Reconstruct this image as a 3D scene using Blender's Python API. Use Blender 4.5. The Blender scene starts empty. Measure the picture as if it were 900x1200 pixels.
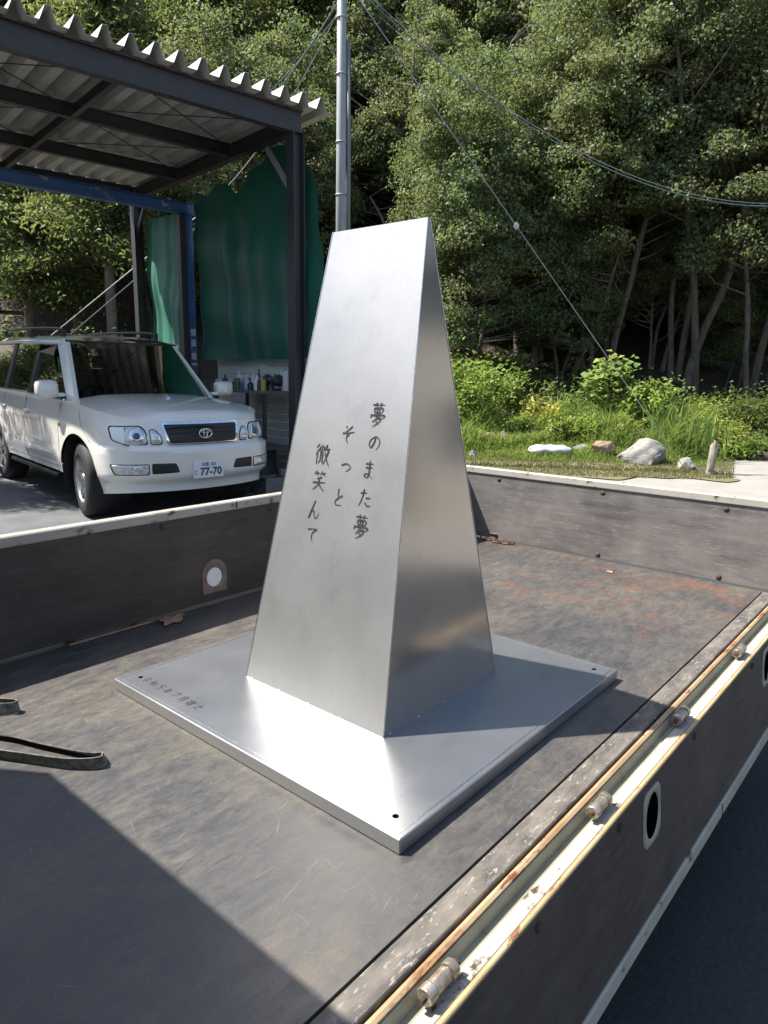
import bpy, bmesh, math, random
import numpy as np
from mathutils import Vector, Matrix
R = math.radians
SC = bpy.context.scene
COL = SC.collection

# ------------------------------------------------------------------ camera, sky, sun, exposure
CAM_H = 1.548
YAW, PITCH, ROLL = 0.7008, 0.1974, 0.0176
fw = Vector((math.cos(YAW)*math.cos(PITCH), math.sin(YAW)*math.cos(PITCH), -math.sin(PITCH)))
r0 = fw.cross(Vector((0, 0, 1))).normalized(); u0 = r0.cross(fw)
rr = r0*math.cos(ROLL) + u0*math.sin(ROLL); uu = u0*math.cos(ROLL) - r0*math.sin(ROLL)
cam = bpy.data.cameras.new('camera')
cam.sensor_fit = 'VERTICAL'; cam.sensor_height = 36; cam.lens = 811.3/1200*36
cam.clip_start = 0.05; cam.clip_end = 2000
co = bpy.data.objects.new('camera', cam); COL.objects.link(co)
co.matrix_world = Matrix(((rr.x, uu.x, -fw.x, 0), (rr.y, uu.y, -fw.y, 0), (rr.z, uu.z, -fw.z, CAM_H), (0, 0, 0, 1)))
SC.camera = co
SUN = Vector((-0.36, 0.54, 1.0)).normalized()
w = bpy.data.worlds.new('World'); SC.world = w; w.use_nodes = True
nt = w.node_tree
sky = nt.nodes.new('ShaderNodeTexSky'); sky.sky_type = 'NISHITA'; sky.sun_disc = False
sky.sun_elevation = math.asin(SUN.z); sky.sun_rotation = math.atan2(SUN.x, SUN.y)
sky.air_density = 1.0; sky.dust_density = 1.5
nt.links.new(sky.outputs[0], nt.nodes['Background'].inputs[0])
nt.nodes['Background'].inputs[1].default_value = 0.105
sl = bpy.data.lights.new('sun', 'SUN'); sl.energy = 5.0; sl.angle = R(0.53); sl.color = (1, .95, .87)
so = bpy.data.objects.new('sun', sl); COL.objects.link(so); so.location = (-10, 14, 26)
so.rotation_euler = SUN.to_track_quat('Z', 'Y').to_euler()
vs = SC.view_settings
vs.view_transform = 'Standard'; vs.look = 'None'; vs.gamma = 1; vs.use_curve_mapping = False; vs.exposure = 1.32
SC.render.engine = 'CYCLES'
SC.cycles.use_denoising = True
SC.cycles.max_bounces = 8
SC.cycles.sample_clamp_indirect = 6

# ------------------------------------------------------------------ materials
def new_mat(name):
    m = bpy.data.materials.new(name); m.use_nodes = True
    return m, m.node_tree, m.node_tree.nodes['Principled BSDF']
def ramp(nt, fac, stops):
    n = nt.nodes.new('ShaderNodeValToRGB'); cr = n.color_ramp
    while len(cr.elements) < len(stops): cr.elements.new(0.5)
    for e, (p, c) in zip(cr.elements, stops):
        e.position = p; e.color = (*c, 1) if len(c) == 3 else c
    nt.links.new(fac, n.inputs[0]); return n.outputs[0]
def noise(nt, scale, stretch=(1, 1, 1), detail=5, rough=.6, coord='Object', dist=0):
    tc = nt.nodes.new('ShaderNodeTexCoord'); mp = nt.nodes.new('ShaderNodeMapping')
    mp.inputs['Scale'].default_value = stretch
    n = nt.nodes.new('ShaderNodeTexNoise'); n.inputs['Scale'].default_value = scale
    n.inputs['Detail'].default_value = detail; n.inputs['Roughness'].default_value = rough
    n.inputs['Distortion'].default_value = dist
    nt.links.new(tc.outputs[coord], mp.inputs[0]); nt.links.new(mp.outputs[0], n.inputs[0])
    return n.outputs['Fac']
def mixc(nt, fac, a, b):
    n = nt.nodes.new('ShaderNodeMix'); n.data_type = 'RGBA'
    for s, v in ((n.inputs[0], fac), (n.inputs[6], a), (n.inputs[7], b)):
        if isinstance(v, (int, float)): s.default_value = v
        elif isinstance(v, tuple): s.default_value = (*v, 1)
        else: nt.links.new(v, s)
    return n.outputs[2]
def bump(nt, b, h, strength=.2, dist=.01):
    n = nt.nodes.new('ShaderNodeBump'); n.inputs['Strength'].default_value = strength; n.inputs['Distance'].default_value = dist
    nt.links.new(h, n.inputs['Height']); nt.links.new(n.outputs[0], b.inputs['Normal'])
def M(name, c1, c2=None, scale=8, rough=.6, metal=0, stretch=(1, 1, 1), bmp=0, spots=None, spec=.5, coat=0, lo=.35, hi=.65, rv=0):
    """two-tone worn surface; spots = (colour, scale, threshold) for rust or dirt patches"""
    m, nt, b = new_mat(name)
    b.inputs['Roughness'].default_value = rough; b.inputs['Metallic'].default_value = metal
    b.inputs['Specular IOR Level'].default_value = spec
    if coat: b.inputs['Coat Weight'].default_value = coat; b.inputs['Coat Roughness'].default_value = .05
    if c2 is None: c2 = tuple(x*.8 for x in c1)
    f = noise(nt, scale, stretch)
    c = ramp(nt, f, [(lo, c1), (hi, c2)])
    if rv:
        mr = nt.nodes.new('ShaderNodeMapRange'); nt.links.new(f, mr.inputs[0])
        mr.inputs[3].default_value = rough-rv; mr.inputs[4].default_value = rough+rv; nt.links.new(mr.outputs[0], b.inputs['Roughness'])
    if spots:
        f2 = noise(nt, spots[1], stretch, 8, .7)
        k = ramp(nt, f2, [(spots[2], (0, 0, 0)), (spots[2]+.06, (1, 1, 1))])
        c = mixc(nt, k, c, spots[0])
    nt.links.new(c, b.inputs['Base Color'])
    if bmp: bump(nt, b, f, bmp)
    return m

MAT = {}
def setup_materials():
    g = MAT
    RUST = (.16, .06, .025)
    g['cream'] = M('cream_paint', (.32, .295, .23), (.26, .23, .165), 14, .5, spots=(RUST, 22, .60), stretch=(.5, 1, 1))
    g['white_trim'] = M('white_trim_paint', (.36, .342, .295), (.30, .28, .235), 10, .55, spots=((.055, .035, .022), 20, .585), stretch=(.6, 1, 1))
    g['rusty_rail'] = M('rusty_rail', (.36, .275, .17), (.25, .15, .07), 16, .6, spots=(RUST, 40, .56), stretch=(.3, 1, 1), bmp=.2)
    g['rust_lip'] = M('rust_lip', (.38, .30, .175), (.30, .195, .09), 18, .6, spots=(RUST, 34, .58), stretch=(.35, 1, 1))
    g['olive_cream'] = M('olive_cream', (.28, .26, .18), (.21, .19, .12), 9, .5, spots=(RUST, 26, .64))
    g['rust'] = M('rust_iron', (.075, .040, .026), (.03, .022, .018), 40, .8, bmp=.4)
    g['chain_rust'] = M('chain_rust', (.20, .09, .045), (.08, .04, .025), 50, .85, bmp=.3)
    g['hinge'] = M('hinge_steel', (.50, .46, .40), (.30, .22, .15), 60, .36, .75, bmp=.2)
    g['dark_steel'] = M('dark_steel', (.02, .02, .023), (.035, .03, .028), 12, .5)
    g['black_rubber'] = M('rubber', (.012, .012, .013), (.02, .02, .02), 30, .75)
    g['black'] = M('black_plastic', (.008, .008, .009), None, 10, .45)
    # gate boards
    def gate(name, stretch, a, bcol, scuff):
        m, nt, b = new_mat(name); b.inputs['Roughness'].default_value = .7
        f = noise(nt, 30, stretch, 8, .7); f2 = noise(nt, 3.5, (1, 1, 1), 5, .6); f3 = noise(nt, 90, tuple(s*1.2 for s in stretch), 4, .8)
        c = ramp(nt, f, [(.3, a), (.62, bcol), (.78, scuff)])
        c = mixc(nt, ramp(nt, f2, [(.4, (0, 0, 0)), (.7, (.55, .55, .55))]), c, scuff)
        c = mixc(nt, ramp(nt, f3, [(.56, (0, 0, 0)), (.72, (.5, .5, .5))]), c, tuple(x*1.5 for x in scuff))
        nt.links.new(c, b.inputs['Base Color']); bump(nt, b, f, .35, .004); return m
    g['gate_x'] = gate('gate_board_lengthwise', (.12, 1, 1), (.026, .0205, .018), (.048, .039, .034), (.088, .074, .064))
    g['hole_dark'] = M('dark_opening', (.002, .002, .002), None, 10, 1.0, spec=0)
    g['gate_y'] = gate('gate_board_crosswise', (1, .12, 1), (.060, .052, .048), (.125, .111, .102), (.24, .22, .20))  # tail gate boards, paler tones than the lengthwise ones
    # bed floor
    m, nt, b = new_mat('worn_bed_floor')
    f1 = noise(nt, 34, (.42, 1, 1), 12, .80, dist=.25); f2 = noise(nt, 2.0, (1, 1, 1), 6, .65); fg = noise(nt, 260, (1, 1, 1), 3, .7)
    f5 = noise(nt, 7, (1, .5, 1), 10, .85, dist=.6); f6 = noise(nt, 22, (1, 1, 1), 6, .7)
    c = ramp(nt, f1, [(.32, (.028, .029, .033)), (.47, (.046, .046, .047)), (.60, (.070, .064, .058)), (.74, (.118, .100, .079))])
    c2 = ramp(nt, f1, [(.36, (.062, .056, .049)), (.62, (.125, .106, .080))])
    c = mixc(nt, ramp(nt, f2, [(.40, (0, 0, 0)), (.62, (.85, .85, .85))]), c, c2)
    c = mixc(nt, ramp(nt, fg, [(.45, (0, 0, 0)), (.75, (.45, .45, .45))]), c, (.022, .022, .024))
    def scratch(ang, scale, lo):
        tc = nt.nodes.new('ShaderNodeTexCoord'); mp = nt.nodes.new('ShaderNodeMapping'); mp.inputs['Rotation'].default_value = (0, 0, R(ang)); mp2 = nt.nodes.new('ShaderNodeMapping'); mp2.inputs['Scale'].default_value = (1, .02, 1)
        n = nt.nodes.new('ShaderNodeTexNoise'); n.inputs['Scale'].default_value = scale; n.inputs['Detail'].default_value = 2
        nt.links.new(tc.outputs['Object'], mp.inputs[0]); nt.links.new(mp.outputs[0], mp2.inputs[0]); nt.links.new(mp2.outputs[0], n.inputs[0])
        return ramp(nt, n.outputs['Fac'], [(lo, (0, 0, 0)), (lo+.04, (.55, .55, .55))])
    for ang, scale, lo in ((20, 420, .728), (-35, 380, .738), (75, 460, .725), (95, 330, .738), (50, 400, .738), (5, 500, .72)): c = mixc(nt, scratch(ang, scale, lo), c, (.23, .21, .185))
    c = mixc(nt, ramp(nt, f6, [(.70, (0, 0, 0)), (.74, (.8, .8, .8))]), c, (.045, .020, .012))
    tc = nt.nodes.new('ShaderNodeTexCoord'); sp = nt.nodes.new('ShaderNodeSeparateXYZ'); nt.links.new(tc.outputs['Object'], sp.inputs[0])
    mr = nt.nodes.new('ShaderNodeMapRange'); mr.inputs[1].default_value = 1.4; mr.inputs[2].default_value = 2.5; mr.inputs[3].default_value = .01; mr.inputs[4].default_value = .172
    nt.links.new(sp.outputs[0], mr.inputs[0])
    ad = nt.nodes.new('ShaderNodeMath'); nt.links.new(f5, ad.inputs[0]); nt.links.new(mr.outputs[0], ad.inputs[1])
    c = mixc(nt, ramp(nt, ad.outputs[0], [(.68, (0, 0, 0)), (.80, (.7, .7, .7))]), c, (.16, .058, .03))
    nt.links.new(c, b.inputs['Base Color'])
    nt.links.new(ramp(nt, f1, [(.3, (.34, .34, .34)), (.7, (.62, .62, .62))]), b.inputs['Roughness']); bump(nt, b, f1, .25, .004)
    g['bed'] = m
    g['plank'] = M('worn_edge_plank', (.055, .05, .046), (.15, .13, .105), 26, .7, stretch=(.35, 1, 1), bmp=.4, spots=((.24, .22, .19), 120, .575))
    # stainless
    def steel(name, col, r, grain, mt):
        m, nt, b = new_mat(name); b.inputs['Metallic'].default_value = mt
        f = noise(nt, 220, grain, 3, .6); f2 = noise(nt, 5, (1, 1, 1), 6, .6); f3 = noise(nt, 14, (1, 1, 1), 3, .5)
        c = ramp(nt, f2, [(.3, tuple(x*.94 for x in col)), (.7, col)])
        c = mixc(nt, ramp(nt, f3, [(.60, (0, 0, 0)), (.70, (.40, .40, .40))]), c, tuple(x*.8 for x in col))
        c = mixc(nt, ramp(nt, f, [(.35, (0, 0, 0)), (.7, (.22, .22, .22))]), c, tuple(x*.72 for x in col))
        fs = noise(nt, 9, (1, 1, .45), 7, .75, dist=1.2); c = mixc(nt, ramp(nt, fs, [(.60, (0, 0, 0)), (.68, (.30, .30, .30))]), c, tuple(x*.7 for x in col))
        nt.links.new(c, b.inputs['Base Color'])
        nt.links.new(ramp(nt, f2, [(.3, (r-.03,)*3), (.7, (r+.03,)*3)]), b.inputs['Roughness'])
        if r > .3: bump(nt, b, f, .025, .0005)
        return m
    g['steel_face'] = steel('brushed_stainless_upright', (.41, .41, .406), .45, (1, 1, .02), .78)
    g['steel_side'] = steel('brushed_stainless_side', (.40, .392, .378), .15, (1, 1, .02), .86)
    g['steel_plate'] = steel('brushed_stainless_plate', (.365, .369, .373), .37, (.05, 1, 1), .86)
    g['weld'] = M('weld_bead', (.62, .61, .6), (.4, .39, .38), 120, .35, 1)
    g['ink'] = M('etched_letter', (.030, .028, .028), (.060, .052, .050), 60, .9, spec=.1)
    g['strap'] = M('webbing', (.06, .056, .05), (.16, .15, .13), 70, .85, bmp=.4)
    g['dead_leaf'] = M('dry_leaf', (.20, .115, .07), (.30, .20, .13), 40, .8)
    # car
    g['paint'] = M('pearl_white_paint', (.66, .648, .585), (.67, .655, .60), 3, .28, coat=1)
    g['chrome'] = M('chrome', (.78, .79, .8), None, 6, .1, 1)
    g['lamp'] = M('lamp_reflector', (.62, .62, .60), (.42, .42, .41), 30, .2, .35, coat=.6, lo=.42, hi=.6)
    g['lens_dark'] = M('lens_dark', (.03, .035, .04), None, 10, .05, coat=1)
    g['alloy'] = M('alloy', (.42, .42, .43), None, 20, .32, .9)
    g['grille'] = M('grille_dark', (.012, .011, .011), (.03, .025, .022), 10, .35)
    g['seat'] = M('car_seat_fabric', (.30, .265, .215), None, 20, .85)
    g['interior'] = M('car_interior', (.025, .023, .021), None, 20, .7)
    g['plate_white'] = M('plate_white', (.72, .73, .74), (.68, .69, .7), 20, .4)
    g['plate_green'] = M('plate_green', (.012, .06, .045), None, 20, .5)
    def glass(name, tint, ior=1.5):
        m = bpy.data.materials.new(name); m.use_nodes = True; nt = m.node_tree; nt.nodes.clear()
        o = nt.nodes.new('ShaderNodeOutputMaterial'); mx = nt.nodes.new('ShaderNodeMixShader')
        fr = nt.nodes.new('ShaderNodeFresnel'); fr.inputs[0].default_value = ior
        t = nt.nodes.new('ShaderNodeBsdfTransparent'); t.inputs[0].default_value = (*tint, 1)
        gl = nt.nodes.new('ShaderNodeBsdfGlossy'); gl.inputs['Roughness'].default_value = .02
        nt.links.new(fr.outputs[0], mx.inputs[0]); nt.links.new(t.outputs[0], mx.inputs[1]); nt.links.new(gl.outputs[0], mx.inputs[2])
        nt.links.new(mx.outputs[0], o.inputs[0]); return m
    g['windscreen'] = glass('windscreen_glass', (.24, .26, .255), 1.28); g['tint'] = glass('tinted_glass', (.06, .065, .07), 1.3); g['door_glass'] = glass('door_glass', (.12, .13, .13), 1.3)
    # shelter
    g['beam'] = M('brown_black_steel', (.028, .026, .03), (.04, .035, .036), 6, .5, spots=((.10, .05, .03), 14, .68))
    g['roof_sheet'] = M('roof_sheet', (.46, .445, .40), (.40, .385, .34), 5, .55, spots=((.36, .27, .17), 9, .66))
    g['brace'] = M('galvanised_brace', (.34, .32, .30), None, 10, .5, .4)
    g['blue'] = M('chipped_blue_paint', (.025, .075, .21), (.03, .10, .26), 5, .5, spots=((.30, .33, .34), 4, .60))
    g['tarp'] = M('green_tarp', (.006, .085, .058), (.008, .10, .068), 3, .55, bmp=.1)
    g['tarp_faded'] = M('faded_green_tarp', (.03, .145, .10), (.04, .17, .12), 4, .6)
    g['render_wall'] = M('pale_render', (.34, .32, .28), (.29, .27, .235), 3, .85)
    g['roof_tile'] = M('grey_roof', (.09, .092, .10), (.06, .062, .068), 6, .6)
    g['siding'] = M('siding', (.58, .59, .58), (.50, .51, .50), 6, .6)
    g['label_white'] = M('label_white', (.5, .52, .54), None, 10, .6)
    g['bench'] = M('bench_board', (.16, .14, .12), (.09, .08, .07), 14, .7)
    g['machine'] = M('machine_grey', (.05, .053, .055), (.03, .03, .03), 14, .5)
    g['grey_crate'] = M('crate_grey', (.13, .14, .15), None, 10, .55)
    g['yellow'] = M('yellow_plastic', (.50, .42, .06), None, 10, .5)
    for n, c in (('bottle_white', (.62, .62, .6)), ('bottle_yellow', (.36, .26, .06)), ('bottle_red', (.20, .04, .03)), ('bottle_dark', (.03, .035, .04)), ('bottle_blue', (.08, .14, .28)), ('bottle_green', (.05, .16, .07))):
        g[n] = M(n, c, None, 20, .35)
    g['pole'] = M('pole_concrete', (.30, .31, .31), (.25, .26, .26), 4, .55, .1, stretch=(1, 1, .2))
    g['conduit'] = M('conduit', (.17, .18, .185), None, 4, .5)
    g['wire'] = M('wire', (.10, .12, .11), None, 4, .5)
    g['wire_light'] = M('wire_light', (.42, .43, .43), None, 4, .4, .5)
    g['wire_green'] = M('cable_green', (.09, .16, .14), None, 4, .5)
    # ground
    g['asphalt'] = M('asphalt', (.022, .024, .027), (.036, .037, .039), 55, .85, bmp=.5, spots=((.11, .11, .105), 130, .66))
    g['concrete'] = M('yard_concrete', (.105, .11, .115), (.065, .07, .074), 2.2, .75, bmp=.1, spots=((.09, .09, .09), 1.2, .60))
    g['pale_road'] = M('pale_road', (.26, .245, .22), (.22, .205, .185), 3, .85, bmp=.2)
    g['soil'] = M('forest_floor', (.035, .027, .018), (.065, .047, .030), 3.5, .95, bmp=.5, spots=((.15, .115, .08), 5, .64))
    g['lawn'] = M('dry_lawn', (.15, .125, .07), (.105, .10, .045), 5, .95, bmp=.5)
    g['rock'] = M('grey_rock', (.26, .25, .225), (.15, .146, .135), 7, .85, bmp=.6)
    g['rock_brown'] = M('brown_rock', (.30, .20, .13), (.19, .14, .10), 7, .85, bmp=.6)
    g['bag'] = M('white_bag', (.42, .45, .48), (.36, .39, .43), 6, .5)
    g['stump'] = M('grey_wood', (.34, .31, .26), (.15, .13, .11), 30, .9, stretch=(1, 1, .15), bmp=.5)
    g['plate_rust'] = M('plate_rust', (.15, .085, .055), (.20, .17, .15), 30, .8, bmp=.3)
    g['bark'] = M('bark', (.15, .125, .10), (.07, .058, .047), 14, .95, stretch=(1, 1, .25), bmp=.7)
    g['bark_pale'] = M('pale_bark', (.23, .195, .15), (.11, .092, .072), 10, .95, stretch=(1, 1, .3), bmp=.6)
    def leafmat(name, tr=.35, rough=.42):
        m = bpy.data.materials.new(name); m.use_nodes = True; nt = m.node_tree; b = nt.nodes['Principled BSDF']; o = nt.nodes['Material Output']
        at = nt.nodes.new('ShaderNodeAttribute'); at.attribute_name = 'tone'
        nt.links.new(at.outputs['Color'], b.inputs['Base Color']); b.inputs['Roughness'].default_value = rough; b.inputs['Specular IOR Level'].default_value = .28
        t = nt.nodes.new('ShaderNodeBsdfTranslucent'); mx = nt.nodes.new('ShaderNodeMixShader'); mx.inputs[0].default_value = tr
        nt.links.new(mixc(nt, .5, at.outputs['Color'], (.26, .34, .07)), t.inputs[0])
        nt.links.new(b.outputs[0], mx.inputs[1]); nt.links.new(t.outputs[0], mx.inputs[2]); nt.links.new(mx.outputs[0], o.inputs[0]); return m
    g['leaf'] = leafmat('foliage', .45, .55); g['weed'] = leafmat('weed_foliage', .45, .5)
setup_materials()

# ------------------------------------------------------------------ mesh builder
class MB:
    def __init__(s): s.v = []; s.f = []
    def add(s, v, f):
        o = len(s.v); s.v += [tuple(p) for p in v]; s.f += [tuple(i+o for i in q) for q in f]; return s
    def box(s, lo, hi, bev=0, mat=None):
        lo, hi = [min(a, b) for a, b in zip(lo, hi)], [max(a, b) for a, b in zip(lo, hi)]
        bm = bmesh.new(); bmesh.ops.create_cube(bm, size=1)
        for q in bm.verts: q.co = Vector([(lo[i]+hi[i])/2 + q.co[i]*(hi[i]-lo[i]) for i in range(3)])
        if bev: bmesh.ops.bevel(bm, geom=list(bm.edges), offset=bev, segments=2 if bev > .01 else 1, affect='EDGES', profile=.5)
        if mat is not None: bm.transform(mat)
        bm.verts.index_update()
        s.add([q.co[:] for q in bm.verts], [[q.index for q in f.verts] for f in bm.faces]); bm.free(); return s
    def tube(s, path, rad, n=8, cap=True, squash=None):
        path = [Vector(p) for p in path]; k = len(path)
        if not hasattr(rad, '__len__'): rad = [rad]*k
        vs, fs = [], []; ref = None
        for i, p in enumerate(path):
            t = (path[min(i+1, k-1)]-path[max(i-1, 0)]).normalized()
            if ref is None: ref = t.orthogonal().normalized()
            a = (ref - t*ref.dot(t))
            a = a.normalized() if a.length > 1e-6 else t.orthogonal().normalized()
            ref = a; b = t.cross(a)
            for j in range(n):
                th = 2*math.pi*j/n; vs.append(p + (a*math.cos(th)+b*math.sin(th))*rad[i])
        for i in range(k-1):
            for j in range(n): fs.append((i*n+j, i*n+(j+1) % n, (i+1)*n+(j+1) % n, (i+1)*n+j))
        if cap: fs.append(tuple(range(n))[::-1]); fs.append(tuple((k-1)*n+j for j in range(n)))
        return s.add(vs, fs)
    def lathe(s, prof, n=24, mat=None, closed=False):
        """profile (r, h) turned about local Z"""
        vs, fs = [], []; k = len(prof)
        for i in range(n):
            c, sn = math.cos(2*math.pi*i/n), math.sin(2*math.pi*i/n)
            for r_, h in prof: vs.append(Vector((r_*c, r_*sn, h)))
        for i in range(n):
            for j in range(k if closed else k-1):
                j2 = (j+1) % k; fs.append((i*k+j, ((i+1) % n)*k+j, ((i+1) % n)*k+j2, i*k+j2))
        if mat is not None: vs = [mat @ q for q in vs]
        return s.add(vs, fs)
    def grid(s, fn, nu, nv):
        vs = [fn(i/nu, j/nv) for i in range(nu+1) for j in range(nv+1)]
        return s.add(vs, [(i*(nv+1)+j, (i+1)*(nv+1)+j, (i+1)*(nv+1)+j+1, i*(nv+1)+j+1) for i in range(nu) for j in range(nv)])
    def prism(s, poly, vec, flip=False):
        n = len(poly); vec = Vector(vec); a = [Vector(p) for p in poly]
        return s.add(a+[p+vec for p in a], [tuple(range(n))[::-1], tuple(range(n, 2*n))]+[(i, (i+1) % n, n+(i+1) % n, n+i) for i in range(n)])
    def build(s, name, mat, parent=None, smooth=False, fix=True, world=None, angle=None):
        me = bpy.data.meshes.new(name); me.from_pydata(s.v, [], s.f)
        if fix:
            bm = bmesh.new(); bm.from_mesh(me); bmesh.ops.recalc_face_normals(bm, faces=bm.faces); bm.to_mesh(me); bm.free()
        if smooth: me.shade_smooth() if hasattr(me, 'shade_smooth') else None
        if smooth and angle: me.set_sharp_from_angle(angle=R(angle))
        return place(name, me, mat, parent)
WORLD = {}      # roots whose parts are written in world coordinates
def place(name, me, mat, parent=None):
    o = bpy.data.objects.new(name, me); COL.objects.link(o)
    if mat is not None and me is not None and not me.materials: me.materials.append(MAT[mat] if isinstance(mat, str) else mat)
    if parent is not None:
        o.parent = parent
        if parent.name in WORLD: o.matrix_parent_inverse = WORLD[parent.name]
    return o
def tag(o, label, cat, group=None, kind=None):
    if label: o['label'] = label
    if cat: o['category'] = cat
    if group: o['group'] = group
    if kind: o['kind'] = kind
    return o
def root(name, label, cat, loc=(0, 0, 0), rz=0, group=None, world=False):
    o = bpy.data.objects.new(name, None); COL.objects.link(o); o.location = loc; o.rotation_euler = (0, 0, rz); o.empty_display_size = .2
    tag(o, label, cat, group)
    if world: WORLD[o.name] = (Matrix.Translation(loc) @ Matrix.Rotation(rz, 4, 'Z')).inverted()
    return o
def struct(o): o['kind'] = 'structure'; return o
def catmull(pts, n=6):
    P = [Vector(p) for p in pts]
    if len(P) < 3: return P
    P = [P[0]*2-P[1]]+P+[P[-1]*2-P[-2]]; out = []
    for i in range(1, len(P)-2):
        a, b, c, d = P[i-1:i+3]
        for k in range(n):
            t = k/n; out.append(.5*((2*b)+(c-a)*t+(2*a-5*b+4*c-d)*t*t+(3*b-a-3*c+d)*t**3))
    out.append(P[-2]); return out
def text_mesh(body, size, offset=0.0):
    cu = bpy.data.curves.new('lettering', 'FONT'); cu.body = body; cu.size = size; cu.offset = offset; cu.align_x = 'CENTER'; cu.align_y = 'CENTER'; cu.resolution_u = 3
    o = bpy.data.objects.new('lettering_source', cu); COL.objects.link(o)
    me = bpy.data.meshes.new_from_object(o.evaluated_get(bpy.context.evaluated_depsgraph_get()))
    bpy.data.objects.remove(o); return me
FX, FY, RX, RY = .764, .645, .645, -.764          # view depth and sideways axes on the ground
def D2(d, l): return (d*FX+l*RX, d*FY+l*RY)
def PX(px, d): return D2(d, (px-450)/811*d)
def hz(d, l=0):
    if 9 < d < 75: q = max(0, min(1, (l/d*13-5.3)/.9)); d = d-2.3*q*q*(3-2*q)
    if d < 11.5: z = 0
    elif d < 16: t = (d-11.5)/4.5; z = .42*t*t*(3-2*t)
    elif d < 20: z = .42+(d-16)*.15
    else: z = 1.02+(d-20)*.30+ (.30*(d-20)**2/(2*8) if d < 28 else .30*4+ .30*(d-28))
    if d > 75: z = hz(75)+(d-75)*.1
    return z+(.10*math.sin(d*1.3+l*.7)*math.sin(l*.9) if d > 16 else 0)

# ------------------------------------------------------------------ ground
def make_ground():
    ds = [-200, -60, -20, -8, 0, 5, 9, 10.5]+[11.5+.5*i for i in range(34)]+[29+2*i for i in range(24)]+[85, 110, 160, 300]
    ls = [-300, -150, -80]+[-60+2*i for i in range(25)]+[-10+.5*i for i in range(48)]+[14+2*i for i in range(24)]+[80, 150, 300]
    b = MB(); n = len(ls)
    b.add([(*D2(d, l), hz(d, l)-(.012 if hz(d, l) < .02 and d < 16 else 0)) for d in ds for l in ls], [(i*n+j, (i+1)*n+j, (i+1)*n+j+1, i*n+j+1) for i in range(len(ds)-1) for j in range(n-1)])
    struct(b.build('hillside', 'soil', smooth=True))
    def sheet(name, poly, z, mat):
        b = MB(); b.add([(x, y, z) for x, y in poly], [tuple(range(len(poly)))]); return struct(b.build(name, mat, fix=False))
    b = MB(); b.add([(x, y, -.004+.02*max(0, y-4.6)) for x, y in [(-12, 4.6), (7.4, 4.6), (7.4, 12.4), (-12, 22)]], [(0, 1, 2, 3)]); struct(b.build('concrete_yard', 'concrete', fix=False))     # rises gently toward the wood
    sheet('asphalt_yard', [(-12, -14), (6.2, -14), (6.2, 4.6), (-12, 4.6)], -.004, 'asphalt')
    sheet('pale_road', [(6.2, -14), (13.5, -14), (19, -3), (15.0, 3.45), (13.2, 3.75), (12.4, 4.0), (9.2, 8.0), (7.4, 8.0), (7.4, 4.6), (6.2, 4.6)], -.004, 'pale_road')
    b = MB(); n = 24          # strip of thin lawn in front of the garden
    def f(u, v):
        d0 = 10.75+.16*math.sin(u*17)+.10*math.sin(u*43); d = d0+v*(14.6-d0); l = -.2+u*(5.5+.5*v+.22*math.sin(v*11)+.12*math.sin(v*29)); x, y = D2(d, l); return (x, y, hz(d, l)+.012)
    b.grid(f, 80, 30); struct(b.build('lawn', 'lawn', smooth=True))
make_ground()

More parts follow.
